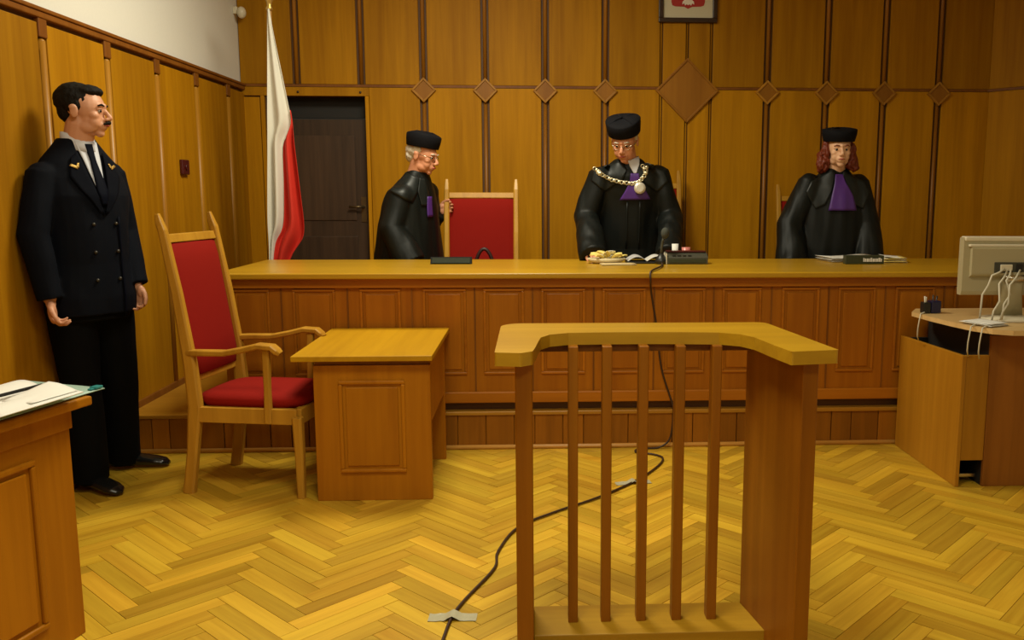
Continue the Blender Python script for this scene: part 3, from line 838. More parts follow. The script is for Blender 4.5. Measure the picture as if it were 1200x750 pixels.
part('handle', MB().tube(hp, .012, 8), plain('dark_red_leather', (.03, .006, .006), .5), bg_)

# ---------------------------------------------------------------- cable and tape on the floor
cb = MB()
def smooth_path(P, n=6):
    P = [V(p) for p in P]; out = []
    for i in range(len(P)-1):
        p0 = P[max(i-1, 0)]; p1 = P[i]; p2 = P[i+1]; p3 = P[min(i+2, len(P)-1)]
        for k in range(n):
            t = k/n
            out.append(.5*((2*p1)+(p2-p0)*t+(2*p0-5*p1+4*p2-p3)*t*t+(3*p1-p0-3*p2+p3)*t*t*t))
    return out+[P[-1]]
z_ = .0075
path = [(.735, 5.06, .957), (.70, 4.85, .957), (.62, 4.60, .957), (.600, 4.546, .945), (.601, 4.538, .90), (.612, 4.590, .84), (.645, 4.600, .65), (.672, 4.600, .44), (.718, 4.600, .29), (.738, 4.592, .225),
        (.738, 4.588, .16), (.720, 4.585, .05), (.66, 4.575, z_), (.56, 4.56, z_), (.53, 4.50, z_), (.62, 4.45, z_), (.655, 4.38, z_), (.605, 4.24, z_), (.476, 4.032, z_), (.277, 3.806, z_), (.082, 3.634, z_), (-.071, 3.466, z_),
        (-.142, 3.228, z_), (-.150, 3.074, z_), (-.237, 2.827, z_), (-.269, 2.708, z_), (-.283, 2.571, z_), (-.30, 2.3, z_), (-.32, 1.9, z_)]
tag(part('microphone_cable', MB().tube(smooth_path(path), .0052, 8), M_CABLE), 'dark cable running down the bench front and across the parquet floor', 'cable')
def tape(loc, rz, L_, w_, label):
    m = MB()
    vs = []; nx, ny = 12, 4
    for lay in (0, 1):
        for j in range(ny+1):
            for i in range(nx+1):
                u, v = i/nx-.5, j/ny-.5
                e = 1-.25*abs(noise.noise(V((u*9, v*5, loc[0]))))
                x = u*L_; y = v*w_*e
                h = .0155*math.exp(-(x/.016)**2)+.0015+.003*abs(noise.noise(V((u*14, v*9, 3))))
                vs.append((x, y, h if lay else max(.0005, h-.001)))
    w = nx+1; o_ = w*(ny+1); fs = []
    for j in range(ny):
        for i in range(nx):
            a = j*w+i
            fs += [(a, a+w, a+w+1, a+1), (o_+a, o_+a+1, o_+a+w+1, o_+a+w)]
    m.add(vs, fs, True)
    o = part('floor_tape', m, M_TAPE, None, loc=loc, rot=(0, 0, rz))
    tag(o, label, 'tape')
tape((-.268, 2.714, 0), R(-2), .155, .055, 'strip of clear tape holding the cable in front of the witness stand')
tape((.462, 4.02, 0), R(8), .17, .05, 'strip of clear tape holding the cable near the bench')

# ---------------------------------------------------------------- people
def headparts(mb, H, s=1.0, female=False):
    """H maps head space (x right, y face, z up, origin between the ears at eye height) to person space"""
    rot = H.to_3x3().normalized()
    def E(c, r, q=None):
        rr = rot if q is None else rot @ q
        mb.ell(H @ (V(c)*s), tuple(x*s for x in r), rr, 20, 14)
    E((0, -.018, .036), (.074, .096, .080))
    E((0, .022, .012), (.068, .066, .075))
    E((0, .030, -.038), (.056, .056, .070))
    E((0, .066, -.096), (.021, .018, .017))
    for x in (-1, 1):
        E((x*.034, .022, -.070), (.024, .045, .030))
        E((x*.040, .056, -.022), (.023, .021, .020))
        E((x*.033, .052, -.048), (.025, .026, .032))
        E((x*.076, -.012, -.008), (.007, .018, .031))
        E((x*.079, -.016, .008), (.008, .016, .014))
        E((x*.011, .098, -.036), (.009, .010, .008))
        E((x*.026, .080, .021), (.020, .010, .008))
    E((0, .088, .022), (.012, .008, .012))
    mb.tube([H @ (V(p)*s) for p in ((0, .080, .014), (0, .094, -.004), (0, .106, -.022), (0, .112, -.032))], [.008*s, .009*s, .011*s, .011*s], 10)
    E((0, .108, -.032), (.012, .010, .009))
    E((0, .076, -.062), (.030, .018, .026))
    E((0, .092, -.058), (.021, .008, .0055))
    E((0, .089, -.069), (.018, .009, .006))
def face(root, H, s, brow=M_DARKHAIR, lip=True, browthick=.0045):
    rot = H.to_3x3()
    P = lambda p: H @ (V(p)*s)
    for x in (-1, 1):
        e = part('eye', MB().ell(P((x*.030, .0715, 0)), .0115*s, None, 14, 10), M_EYE, root)
        part('iris', MB().ell(P((x*.030+.001, .0800, -.001)), .0062*s, None, 10, 8), M_IRIS, e)
        part('eyelid', MB().tube([P((x*.045, .068, .003)), P((x*.037, .079, .0085)), P((x*.028, .082, .010)), P((x*.018, .078, .006))], .0040*s, 8), MSK[0], e)
        part('eyebrow', MB().tube([P((x*.048, .076, .020)), P((x*.036, .088, .026)), P((x*.016, .091, .022))], [.003*s, browthick*s, .0035*s], 8), brow, root)
    if lip:
        part('lips', MB().tube([P((-.020, .091, -.0625)), P((-.008, .100, -.060)), P((0, .101, -.0615)), P((.008, .100, -.060)), P((.020, .091, -.0625))], [.002*s, .0045*s, .005*s, .0045*s, .002*s], 8), M_LIP, root)
MSK = [M_SKIN]
def hand(mb, Wp, d, n, side, curl=.35, s=1.0, spread=.05):
    d = V(d).normalized(); n = V(n); n = (n-d*n.dot(d)).normalized(); t = d.cross(n)*side
    Wp = V(Wp)
    rot = Matrix((d, t, n)).transposed()
    mb.ell(Wp+d*.048*s, (.052*s, .040*s, .016*s), rot, 16, 12)
    mb.ell(Wp+d*.030*s+t*.022*s+n*.006*s, (.034*s, .019*s, .016*s), rot, 12, 10)
    mb.tube([Wp-d*.03*s, Wp+d*.02*s], [.026*s, .026*s], 12, flat=.75, ref=t)
    for k, (o, L_) in enumerate(((.030, .068), (.0105, .076), (-.0095, .070), (-.029, .054))):
        p = Wp+d*(.082-.006*abs(k-1.2))*s+t*o*s
        q = [p-d*.02*s, p]
        a = 0
        dr = (d+t*spread*(1.5-k)).normalized()
        for seg in (.42, .33, .25):
            a += curl*(1. if seg > .3 else .8)
            q.append(q[-1]+(dr*math.cos(a)+n*math.sin(a))*L_*seg*s)
        mb.tube(q, [.0088*s, .0088*s, .0082*s, .0076*s, .0062*s], 10)
        mb.ell(q[-1], .0062*s, None, 10, 8)
    q = [Wp+d*.018*s+t*.024*s, Wp+d*.045*s+t*.044*s+n*.010*s, Wp+d*.070*s+t*.052*s+n*.020*s, Wp+d*.090*s+t*.050*s+n*.028*s]
    mb.tube(q, [.013*s, .0115*s, .010*s, .0075*s], 10)
    mb.ell(q[-1], .0075*s, None, 10, 8)
def frameM(pos, fwd, up=(0, 0, 1)):
    f = V(fwd).normalized(); r = f.cross(V(up)).normalized(); u = r.cross(f)
    m = Matrix((r, f, u)).transposed().to_4x4()
    m.translation = V(pos)
    return m
def drape(bvh, L, Rr, nx, off, depth_dir, thick=.003, start=.6):
    """cloth strip between polylines L and Rr given in the body frame (x right, z up), laid on the body seen along depth_dir"""
    dd = V(depth_dir).normalized()
    vs = []; last = None
    n = len(L)
    for j in range(n):
        for i in range(nx+1):
            p = V(L[j]).lerp(V(Rr[j]), i/nx)
            h = bvh.ray_cast(p-dd*start, dd)
            if h[0] is None and last is not None:
                q = p+dd*(last-p).dot(dd)
            else:
                q = h[0] if h[0] is not None else bvh.find_nearest(p)[0]
                last = q
            vs.append(q-dd*off)
    w = nx+1
    fs = [(j*w+i, j*w+i+1, (j+1)*w+i+1, (j+1)*w+i) for j in range(n-1) for i in range(nx)]
    return MB().add(vs, fs, True)
def dense(P, n):
    P = [V(p) for p in P]; out = []
    for a, b in zip(P[:-1], P[1:]):
        for k in range(n): out.append(a.lerp(b, k/n))
    return out+[P[-1]]
def cloth(name, mb, mat, parent, thick=.003):
    o = part(name, mb, mat, parent)
    m = o.modifiers.new('sol', 'SOLIDIFY'); m.thickness = thick; m.offset = 0
    return o
def bvh_of(me):
    return BVHTree.FromPolygons([v.co.copy() for v in me.vertices], [tuple(p.vertices) for p in me.polygons])
def ring(c, hw, hd, rgt, fwd, m=28, p=2.2):
    c = V(c); out = []
    for k in range(m):
        w = 2*math.pi*k/m
        a, b = math.cos(w), math.sin(w)
        a = math.copysign(abs(a)**(2/p), a); b = math.copysign(abs(b)**(2/p), b)
        out.append(c+rgt*hw*a+fwd*hd*b)
    return out

def body_mesh(name, J, H, s, hands):
    mb = MB()
    headparts(mb, H, s)
    hp = H @ V((0, -.012, -.055))
    mb.tube([hp+(H.to_3x3() @ V((0, 0, .03))), hp, (hp+J['neck'])/2, J['neck'], J['chest']], [.054, .058, .060, .064, .08], 16)
    rg = (J['sr']-J['sl']).normalized()
    fw = V((0, 0, 1)).cross(rg).normalized()
    mb.loft([ring(J['pelvis']+V((0, 0, -.08)), .12, .09, rg, fw), ring(J['pelvis'], .155, .105, rg, fw), ring((J['pelvis']+J['chest'])/2, .135, .095, rg, fw),
             ring(J['chest'], .150, .095, rg, fw), ring(J['neck']+V((0, 0, -.07)), .095, .06, rg, fw), ring(J['neck'], .06, .05, rg, fw)])
    for q in ('r', 'l'):
        mb.ell(J['s'+q]+V((0, 0, -.015)), .046, None, 14, 10)
        mb.tube([J['s'+q]+V((0, 0, -.02)), (J['s'+q]+J['e'+q])/2, J['e'+q], (J['e'+q]*.6+J['w'+q]*.4), J['w'+q]], [.045, .044, .037, .036, .025], 12)
        mb.ell(J['e'+q], .037, None, 12, 8)
        mb.tube([J['h'+q], (J['h'+q]+J['k'+q])/2, J['k'+q], (J['k'+q]*.65+J['a'+q]*.35), J['a'+q]], [.082, .072, .052, .050, .034], 14)
        mb.ell(J['k'+q], .052, None, 12, 8)
        td = J['t'+q]-J['a'+q]; td.z = 0
        mb.tube([J['a'+q]+V((0, 0, 0)), J['a'+q]+td*.3+V((0, 0, -.045)), J['t'+q]+V((0, 0, .0))], [.030, .026, .018], 10)
    for (q, d, n, side, curl) in hands:
        hand(mb, J['w'+q], d, n, side, curl, s)
    return fuse(name, mb, .0038, 5, .5)

# ----- guard
GO = V((-1.965, 4.02, 0))
gf = V((.87, -.49, 0)).normalized(); gr = V((gf.y, -gf.x, 0))      # forward and right
def G(x, y, z): return gr*x+gf*y+V((0, 0, z))
guard = thing('person', 'man in navy uniform with white shirt, dark hair and moustache, standing against the left wall', 'person', GO)
HG = frameM(G(-.01, .03, 1.703)+V((0, 0, 0)), (.97, .13, -.03))
W0 = lambda x, y, z: V((x, y, z))-GO
J = dict(neck=G(0, -.01, 1.55), chest=G(0, 0, 1.32), pelvis=G(0, 0, .95),
         sr=G(.172, -.005, 1.435), sl=G(-.145, -.005, 1.445), er=G(.248, .018, 1.18), el=G(-.190, -.01, 1.18), wr=G(.225, .065, .905), wl=G(-.175, .075, .935),
         hr=W0(-2.025, 3.955, .92), hl=W0(-1.935, 4.11, .92), kr=W0(-2.030, 4.01, .50), kl=W0(-1.965, 4.22, .50), ar=W0(-2.045, 4.055, .09), al=W0(-2.035, 4.375, .09),
         tr=W0(-1.935, 3.985, .03), tl=W0(-1.895, 4.385, .03))
HGs = .98
gm = body_mesh('body', J, HG, HGs, [('r', (.10, -.02, -1), (.95, .25, 0), 1, .75), ('l', (.15, 0, -1), (-.3, -.9, 0), -1, .70)])
part('body', gm, M_SKIN, guard)
MSK[0] = M_SKIN
face(guard, HG, HGs)
P = lambda p, H=HG: H @ (V(p)*HGs)
part('moustache', MB().tube([P((-.026, .090, -.056)), P((-.014, .102, -.050)), P((0, .106, -.047)), P((.014, .102, -.050)), P((.026, .090, -.056))], [.003, .0065, .007, .0065, .003], 8), M_DARKHAIR, guard)
hm = MB(); rt = HG.to_3x3()
for c, r in (((0, -.026, .044), (.078, .092, .077)), ((0, .020, .082), (.062, .062, .030)), ((0, -.056, -.005), (.060, .046, .052)), ((-.066, -.020, .02), (.014, .035, .034)), ((.066, -.020, .02), (.014, .035, .034)), ((0, .055, .084), (.045, .022, .018))):
    hm.ell(P(c), tuple(x*HGs for x in r), rt, 20, 14)
me = fuse('hair', hm, .004, 3)
wrinkle(me, .003, 60, 40)
part('hair', me, M_DARKHAIR, guard)
# jacket
jk = MB()
jk.loft([ring(G(0, .0, .825), .190, .135, gr, gf), ring(G(0, 0, .90), .195, .138, gr, gf), ring(G(0, 0, 1.05), .178, .130, gr, gf), ring(G(0, .0, 1.20), .182, .134, gr, gf),
         ring(G(0, 0, 1.34), .195, .132, gr, gf), ring(G(0, -.01, 1.42), .188, .114, gr, gf), ring(G(0, -.015, 1.485), .160, .096, gr, gf), ring(G(0, -.02, 1.54), .110, .080, gr, gf), ring(G(0, -.02, 1.585), .072, .068, gr, gf)])
for q, s in (('r', 1), ('l', -1)):
    cu = J['w'+q]+(J['e'+q]-J['w'+q])*.02
    jk.ell(J['s'+q]+G(-.01*s, 0, -.005), (.060, .064, .050), None, 16, 12)
    jk.tube([J['s'+q], (J['s'+q]+J['e'+q])/2, J['e'+q], (J['e'+q]+cu)/2, cu], [.060, .064, .060, .056, .050], 16)
    jk.ell(J['e'+q], .059, None, 14, 10)
me = fuse('jacket', jk, .006, 5)
wrinkle(me, .006, 9, 5, 3)
part('jacket', me, M_NAVY, guard)
bj = bvh_of(me)
dn = -gf
def dr(L, Rr, nx, off, n=6): return drape(bj, dense([G(*p) for p in L], n), dense([G(*p) for p in Rr], n), nx, off, dn)
cloth('shirt_front', dr([(.050, 0, 1.57), (.030, 0, 1.44), (.004, 0, 1.30)], [(-.050, 0, 1.57), (-.030, 0, 1.44), (-.004, 0, 1.30)], 8, .004), M_SHIRT, guard)
cloth('tie', dr([(.016, 0, 1.560), (.012, 0, 1.49), (.024, 0, 1.36), (.010, 0, 1.30)], [(-.016, 0, 1.560), (-.012, 0, 1.49), (-.024, 0, 1.36), (-.010, 0, 1.30)], 4, .011), M_NAVYT, guard, .006)
for s in (-1, 1):
    cloth('lapel', dr([(s*.058, 0, 1.525), (s*.045, 0, 1.45), (s*.030, 0, 1.38), (s*.002, 0, 1.26)], [(s*.088, 0, 1.50), (s*.115, 0, 1.42), (s*.085, 0, 1.36), (s*.012, 0, 1.26)], 6, .009), plain('navy_lapel', (.0018, .0026, .006), .8, spec=.08), guard, .004)
    cloth('collar_badge', dr([(s*.066, 0, 1.478), (s*.072, 0, 1.458)], [(s*.074, 0, 1.478), (s*.082, 0, 1.462)], 4, .014), M_GOLD, guard, .003)
    cloth('collar_badge', dr([(s*.076, 0, 1.464), (s*.098, 0, 1.474)], [(s*.078, 0, 1.452), (s*.106, 0, 1.466)], 3, .014), M_GOLD, guard, .003)
cloth('coat_edge', dr([(-.062, 0, 1.25), (-.066, 0, 1.0), (-.066, 0, .81)], [(-.070, 0, 1.25), (-.074, 0, 1.0), (-.074, 0, .81)], 1, .006), M_NAVYT, guard, .003)
for z in (1.22, 1.10, .98):
    for x in (.052, -.052):
        h = bj.ray_cast(G(x, .6, z), dn)
        if h[0] is not None:
            part('button', MB().ell(h[0]+gf*.003, (.008, .008, .008), None, 10, 8), plain('dull_button', (.05, .045, .035), .4, metal=.5), guard)
# shirt collar
ck = []
for z, r in ((1.545, .070), (1.58, .066), (1.612, .061)):
    ck.append([G(0, -.012+.010*(1.612-z)/.05, z-.018*max(0, math.sin(2*math.pi*k/24)))+gr*r*math.cos(2*math.pi*k/24)+gf*r*math.sin(2*math.pi*k/24) for k in range(24)])
cloth('shirt_collar', MB().loft(ck, caps=False), M_SHIRT, guard, .004)
# trousers
tr_ = MB()
tr_.loft([ring(G(0, 0, .80), .160, .115, gr, gf), ring(G(0, 0, .90), .165, .118, gr, gf), ring(G(0, 0, 1.02), .155, .105, gr, gf)])
for q in 'rl':
    hh, kk, aa = J['h'+q], J['k'+q], J['a'+q]
    tr_.tube([hh, hh+(kk-hh)*.4, kk, kk+(aa-kk)*.55, V((aa.x, aa.y, .045))], [.102, .098, .083, .080, .078], 18)
    tr_.ell(hh, .102, None, 14, 10)
me = fuse('trousers', tr_, .007, 5)
wrinkle(me, .007, 7, 3, 9)
part('trousers', me, M_TROUSER, guard)
for q in 'rl':
    a, t = J['a'+q], J['t'+q]
    d = (t-a); d.z = 0; d.normalize()
    sd = V((-d.y, d.x, 0))
    b = a-d*.060
    pts = [(-.01, .038, .030, .050), (.02, .042, .036, .075), (.09, .044, .036, .075), (.15, .040, .046, .055), (.21, .034, .048, .046), (.25, .027, .040, .036), (.272, .018, .018, .020)]
    rings = []
    for (u, zc, w, hgt) in pts:
        rings.append([b+d*u+sd*w*math.cos(k*math.pi/8)+V((0, 0, -a.z+max(.004, zc+hgt*.5*math.sin(k*math.pi/8)))) for k in range(16)])
    part('shoe', fuse('shoe', MB().loft(rings), .004, 3), M_SHOE, guard)

# ----- judges
def judge(label, O, fwd, hpos, hfwd, Jd, hands, skin, sections, sleeve, hs=1.0, seedv=0., headup=(0, 0, 1), cuffs=(.085, .085), ext=.93):
    root = thing('person', label, 'person', O)
    O = V(O)
    H = frameM(V(hpos)-O, hfwd, headup)
    Jl = {k: V(v)-O for k, v in Jd.items()}
    MSK[0] = skin
    bm_ = body_mesh('body', Jl, H, hs, hands)
    part('body', bm_, skin, root)
    f = V(fwd).normalized(); r = V((f.y, -f.x, 0))
    rb = MB()
    rb.loft([ring(V((cx, cy, z))-O, hw, hd, r, f, 32, 2.3) for (cx, cy, z, hw, hd) in sections])
    for q, cr in zip('rl', cuffs):
        S, E, Wr = Jl['s'+q], Jl['e'+q], Jl['w'+q]
        rb.ell(S+V((0, 0, -.012)), (.085, .08, .066), None, 16, 12)
        rb.tube([S, (S+E)/2, E, E+(Wr-E)*.5, E+(Wr-E)*ext], [.080, sleeve, sleeve*1.05, (sleeve+cr)/2, cr], 18)
        rb.ell(E, sleeve*1.05, None, 16, 12)
    me = fuse('robe', rb, .0075, 5)
    wrinkle(me, .016, 8, 1.6, seedv)
    part('robe', me, M_ROBE, root)
    return root, H, me, Jl, f, r
def cap(root, H, s, hw=.098, z0=.055, h=.085, tilt=0., flare=1.06):
    P = lambda p: H @ (Matrix.Rotation(tilt, 4, 'X') @ (V(p)*s))
    rings = []
    for (z, k) in ((z0, 1.0), (z0+.004, 1.03), (z0+h*.55, 1.03*flare), (z0+h*.92, 1.05*flare), (z0+h, 1.0*flare), (z0+h*1.10, .72), (z0+h*1.15, .30), (z0+h*1.16, .04)):
        rings.append([P((hw*k*math.cos(2*math.pi*j/32), -.012+hw*1.08*k*math.sin(2*math.pi*j/32), z+(.006*math.cos(4*math.pi*j/32) if z > z0+h*.5 else 0))) for j in range(32)])
    c = part('cap', MB().loft(rings), M_CAP, root)
    cr = MB()
    for j in range(4):
        a = math.pi/4+j*math.pi/2
        cr.tube([P((0, -.012, z0+h*1.17)), P((hw*.55*math.cos(a), -.012+hw*.55*math.sin(a), z0+h*1.14)), P((hw*1.03*math.cos(a), -.012+hw*1.08*math.sin(a), z0+h*.98))], [.004, .006, .004], 8)
    part('cap_ridges', cr, M_CAP, c)
def hairband(root, H, s, mat, low=-.03):
    hm = MB(); rt = H.to_3x3().normalized()
    for c, r in (((0, -.034, .020), (.077, .090, .060)), ((0, -.070, -.020), (.060, .045, .045)), ((-.069, -.018, .030), (.012, .034, .030)), ((.069, -.018, .030), (.012, .034, .030))):
        hm.ell(H @ (V(c)*s), tuple(x*s for x in r), rt, 18, 12)
    me = fuse('hair', hm, .005, 3)
    wrinkle(me, .004, 50, 40)
    part('hair', me, mat, root)
def glasses(root, H, s):
    P = lambda p: H @ (V(p)*s)
    g_ = MB()
    for x in (-1, 1):
        pts = [P((x*.031+.020*math.cos(a), .0945-.010*abs(math.cos(a))*(1 if math.cos(a)*x > 0 else 0), .015*math.sin(a)-.003)) for a in [2*math.pi*k/16 for k in range(17)]]
        g_.tube(pts, .0016*s, 6)
        g_.tube([P((x*.052, .086, .002)), P((x*.072, .05, .004)), P((x*.080, -.01, .004))], .0018*s, 6)
    g_.tube([P((-.011, .095, .0)), P((0, .099, .003)), P((.011, .095, .0))], .0018*s, 6)
    part('glasses', g_, M_CHROME, root)

Z = .207
# middle judge
Jm = dict(neck=(.595, 5.68, 1.535), chest=(.60, 5.74, 1.38), pelvis=(.62, 5.86, 1.05), sr=(.425, 5.70, 1.470), sl=(.785, 5.72, 1.480),
          er=(.330, 5.68, 1.20), el=(.880, 5.70, 1.20), wr=(.355, 5.42, 1.010), wl=(.825, 5.40, 1.015), hr=(.53, 5.86, 1.02), hl=(.71, 5.86, 1.02), kr=(.53, 5.84, .62), kl=(.71, 5.84, .62),
          ar=(.53, 5.90, .30), al=(.71, 5.90, .30), tr=(.51, 5.76, .235), tl=(.73, 5.76, .235))
secm = [(.62, 5.86, Z+.02, .27, .20), (.62, 5.86, .60, .255, .19), (.62, 5.84, 1.0, .245, .175), (.61, 5.80, 1.20, .235, .165), (.605, 5.75, 1.36, .225, .150), (.60, 5.71, 1.46, .20, .120), (.597, 5.69, 1.53, .12, .085), (.595, 5.685, 1.57, .075, .07)]
root, H, rme, Jl, f, r = judge('judge in black robe with gilt chain and purple jabot, looking down at papers', (.62, 5.86, Z), (-.10, -1, 0), (.568, 5.60, 1.672), (-.30, -.88, -.42), Jm,
    [('r', (.25, -1, -.38), (0, .1, -1), -1, .16), ('l', (-.25, -1, -.38), (0, .1, -1), 1, .16)], M_SKINR, secm, .080, 1.02, 2.0, cuffs=(.085, .080), ext=1.22)
face(root, H, 1.02, M_WHITEHAIR)
hairband(root, H, 1.02, M_WHITEHAIR)
glasses(root, H, 1.02)
cap(root, H, 1.02, .096, .052, .085, R(-4))
O = V((.62, 5.86, Z))
bv = bvh_of(rme)
dd = V((0, 1, 0))
def Wl(x, z, O=O): return V((x, 5.4, z))-O
def drp(L, Rr, nx, off, n=5, b=None, O=O): return drape(b or bv, dense([Wl(x, z, O) for x, z in L], n), dense([Wl(x, z, O) for x, z in Rr], n), nx, off, dd, start=1.0)
cloth('collar', drp([(.545, 1.55), (.43, 1.52), (.37, 1.49), (.36, 1.43)], [(.585, 1.50), (.56, 1.44), (.50, 1.40), (.45, 1.36)], 10, .006), M_ROBE2, root, .004)
cloth('collar', drp([(.655, 1.55), (.75, 1.53), (.83, 1.49), (.85, 1.43)], [(.625, 1.50), (.66, 1.44), (.72, 1.40), (.78, 1.36)], 10, .006), M_ROBE2, root, .004)
cloth('placket', drp([(.585, 1.30), (.585, 1.0)], [(.592, 1.30), (.592, 1.0)], 1, .006), M_ROBE2, root, .004)
cloth('placket', drp([(.665, 1.30), (.665, 1.0)], [(.672, 1.30), (.672, 1.0)], 1, .006), M_ROBE2, root, .004)
cloth('shirt_collar', drp([(.585, 1.565), (.60, 1.52), (.625, 1.475)], [(.665, 1.585), (.66, 1.53), (.640, 1.475)], 8, .014), M_SHIRT, root, .005)
jb = cloth('jabot', drp([(.605, 1.475), (.60, 1.42), (.575, 1.37), (.540, 1.310)], [(.655, 1.475), (.665, 1.42), (.70, 1.37), (.735, 1.315)], 12, .014), M_PURPLE, root, .006)
# chain of office
cp = dense([Wl(x, z) for x, z in ((.352, 1.545), (.385, 1.505), (.43, 1.465), (.49, 1.435), (.55, 1.420), (.615, 1.412), (.655, 1.42), (.69, 1.46), (.712, 1.53), (.722, 1.595))], 4)
ch = MB()
for k, p in enumerate(cp):
    h = bv.ray_cast(p-dd*1.0, dd)
    q = h[0] if h[0] is not None else bv.find_nearest(p)[0]
    q = q-dd*(.016 if k < 30 else .018)
    if k % 2: ch.ell(q, (.013, .006, .013), None, 8, 6)
    else: ch.tube([q+V((.011*math.cos(a), 0, .011*math.sin(a))) for a in [2*math.pi*j/8 for j in range(9)]], .004, 6)
chn = part('chain_of_office', ch, M_SILVER, root, kind='stuff')
h = bv.ray_cast(Wl(.662, 1.385)-dd, dd)
q = h[0]-dd*.026
part('medallion', MB().tube([q+V((0, .005, 0)), q+V((0, -.005, 0)), q+V((0, -.0055, 0)), q+V((0, -.009, 0))], [.036, .036, .026, .022], 20), plain('medal_silver', (.75, .72, .62), .35, metal=.5, bump=1, bscale=150), root)

# right judge
Jr = dict(neck=(1.962, 5.77, 1.49), chest=(1.955, 5.78, 1.33), pelvis=(1.95, 5.82, 1.0), sr=(1.795, 5.77, 1.425), sl=(2.115, 5.77, 1.425),
          er=(1.670, 5.74, 1.15), el=(2.175, 5.74, 1.15), wr=(1.66, 5.63, .90), wl=(2.17, 5.63, .90), hr=(1.87, 5.82, .98), hl=(2.03, 5.82, .98), kr=(1.87, 5.80, .60), kl=(2.03, 5.80, .60),
          ar=(1.87, 5.86, .29), al=(2.03, 5.86, .29), tr=(1.86, 5.73, .235), tl=(2.05, 5.73, .235))
secr = [(1.95, 5.82, Z+.02, .27, .20), (1.95, 5.82, .60, .26, .19), (1.945, 5.81, 1.0, .255, .18), (1.95, 5.80, 1.15, .235, .165), (1.955, 5.79, 1.30, .205, .145), (1.957, 5.78, 1.40, .185, .118), (1.96, 5.775, 1.47, .11, .085), (1.962, 5.77, 1.51, .07, .065)]
O2 = V((1.95, 5.82, Z))
root, H, rme, Jl, f, r = judge('red-haired woman judge in black robe with long purple jabot and black cap', O2, (-.05, -1, 0), (1.962, 5.71, 1.635), (-.10, -1, -.06), Jr,
    [('r', (.1, -.1, -1), (1, .1, 0), 1, .3), ('l', (-.1, -.1, -1), (-1, .1, 0), -1, .3)], M_SKINP, secr, .082, .98, 11.0, cuffs=(.105, .095), ext=1.0)
face(root, H, .98, M_REDHAIR)
cap(root, H, .98, .098, .050, .075, R(-2), 1.1)
hm = MB()
rt = H.to_3x3().normalized()
for c, rr in (((0, -.040, .020), (.084, .078, .085)), ((-.078, -.012, -.02), (.024, .045, .075)), ((.080, -.012, -.02), (.026, .045, .078)), ((-.088, -.005, -.085), (.036, .046, .050)), ((-.105, .0, -.115), (.026, .034, .030)), ((.108, .0, -.110), (.030, .036, .038)), ((.112, -.01, -.05), (.020, .034, .034)), ((.094, -.005, -.092), (.046, .046, .055)), ((0, -.065, -.07), (.085, .045, .075))):
    hm.ell(H @ V(c), rr, rt, 18, 12)
me = fuse('hair', hm, .005, 3)
wrinkle(me, .016, 38, 14, 4)
wrinkle(me, .006, 90, 45, 8)
part('hair', me, M_REDHAIR, root)
bv = bvh_of(rme)
D2 = lambda L, Rr, nx, off, n=5: drp(L, Rr, nx, off, n, bv, O2)
cloth('collar', D2([(1.925, 1.50), (1.85, 1.465), (1.78, 1.43), (1.745, 1.36)], [(1.935, 1.48), (1.905, 1.36), (1.87, 1.28), (1.81, 1.255)], 12, .007, 6), M_ROBE2, root, .005)
cloth('collar', D2([(2.00, 1.50), (2.07, 1.465), (2.13, 1.43), (2.165, 1.36)], [(1.99, 1.48), (2.02, 1.36), (2.06, 1.28), (2.12, 1.255)], 12, .007, 6), M_ROBE2, root, .005)
cloth('jabot', D2([(1.935, 1.475), (1.925, 1.42), (1.905, 1.34), (1.885, 1.245)], [(1.985, 1.475), (1.998, 1.42), (2.045, 1.34), (2.070, 1.245)], 12, .016, 6), M_PURPLE, root, .006)
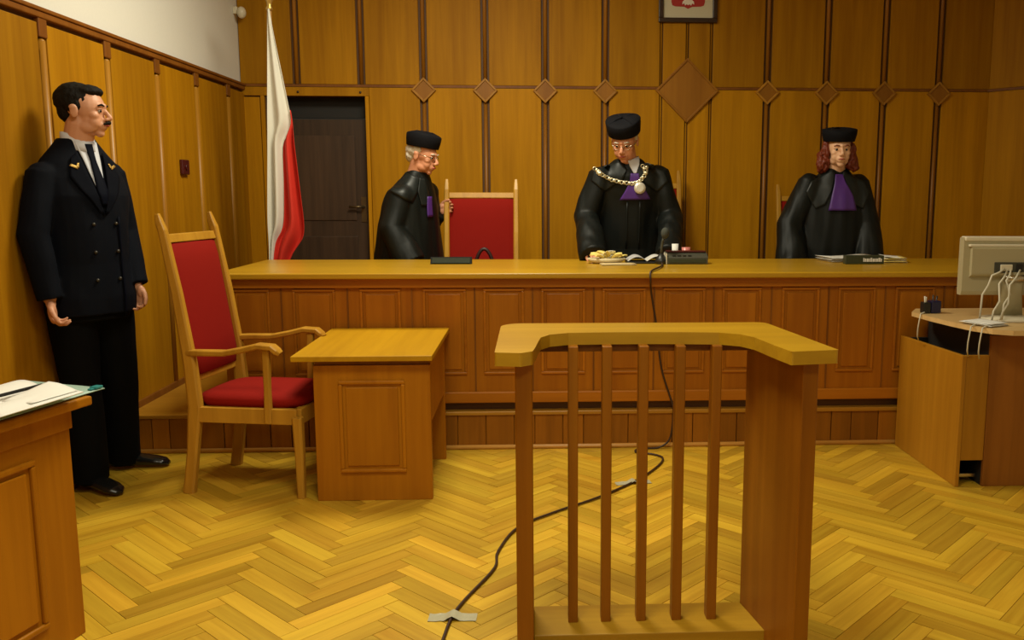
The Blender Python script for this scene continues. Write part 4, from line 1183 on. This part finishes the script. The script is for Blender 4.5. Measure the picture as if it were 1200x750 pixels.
# left judge, stepping sideways and bending
Jd = dict(neck=(-.745, 5.82, 1.475), chest=(-.785, 5.84, 1.31), pelvis=(-.84, 5.88, 1.0), sr=(-.835, 5.71, 1.345), sl=(-.70, 5.95, 1.37),
          er=(-.885, 5.66, 1.13), el=(-.62, 6.06, 1.22), wr=(-.76, 5.62, .90), wl=(-.622, 6.035, 1.215), hr=(-.89, 5.80, .98), hl=(-.80, 5.96, .98), kr=(-.88, 5.78, .60), kl=(-.74, 5.98, .60),
          ar=(-.92, 5.80, .29), al=(-.76, 6.0, .29), tr=(-.79, 5.76, .235), tl=(-.63, 5.97, .235))
Jd['el'] = (-.70, 6.06, 1.17); Jd['wl'] = (-.640, 6.045, 1.235)
secl = [(-.83, 5.87, Z+.02, .27, .23), (-.83, 5.87, .60, .25, .21), (-.825, 5.87, .95, .235, .20), (-.815, 5.86, 1.15, .215, .175), (-.80, 5.85, 1.27, .195, .15), (-.785, 5.84, 1.36, .165, .125), (-.76, 5.83, 1.44, .105, .09), (-.75, 5.825, 1.49, .072, .070)]
O3 = V((-.83, 5.87, Z))
root, H, rme, Jl, f, r = judge('grey-haired judge in black robe bending towards the leftmost red chair', O3, (.84, -.54, 0), (-.702, 5.79, 1.590), (.90, -.30, -.25), Jd,
    [('l', (.85, .05, .20), (-.1, -1, .1), -1, .75), ('r', (.6, -.6, -.4), (0, 0, -1), -1, .4)], M_SKINR, secl, .075, .98, 21.0, cuffs=(.095, .07))
face(root, H, .98, M_WHITEHAIR)
hairband(root, H, .98, M_WHITEHAIR)
glasses(root, H, .98)
cap(root, H, .98, .096, .050, .085, R(4))
bv = bvh_of(rme)
D3 = lambda L, Rr, nx, off, n=5: drp(L, Rr, nx, off, n, bv, O3)
cloth('collar', D3([(-.80, 1.475), (-.86, 1.43), (-.905, 1.37)], [(-.72, 1.45), (-.73, 1.36), (-.76, 1.29)], 12, .007, 6), M_ROBE2, root, .005)
cloth('collar', D3([(-.72, 1.45), (-.73, 1.36), (-.71, 1.27)], [(-.69, 1.44), (-.67, 1.36), (-.655, 1.27)], 8, .009, 6), M_ROBE2, root, .005)
cloth('jabot', D3([(-.676, 1.33), (-.678, 1.27), (-.676, 1.20)], [(-.652, 1.33), (-.650, 1.27), (-.646, 1.20)], 4, .012, 4), M_PURPLE, root, .005)
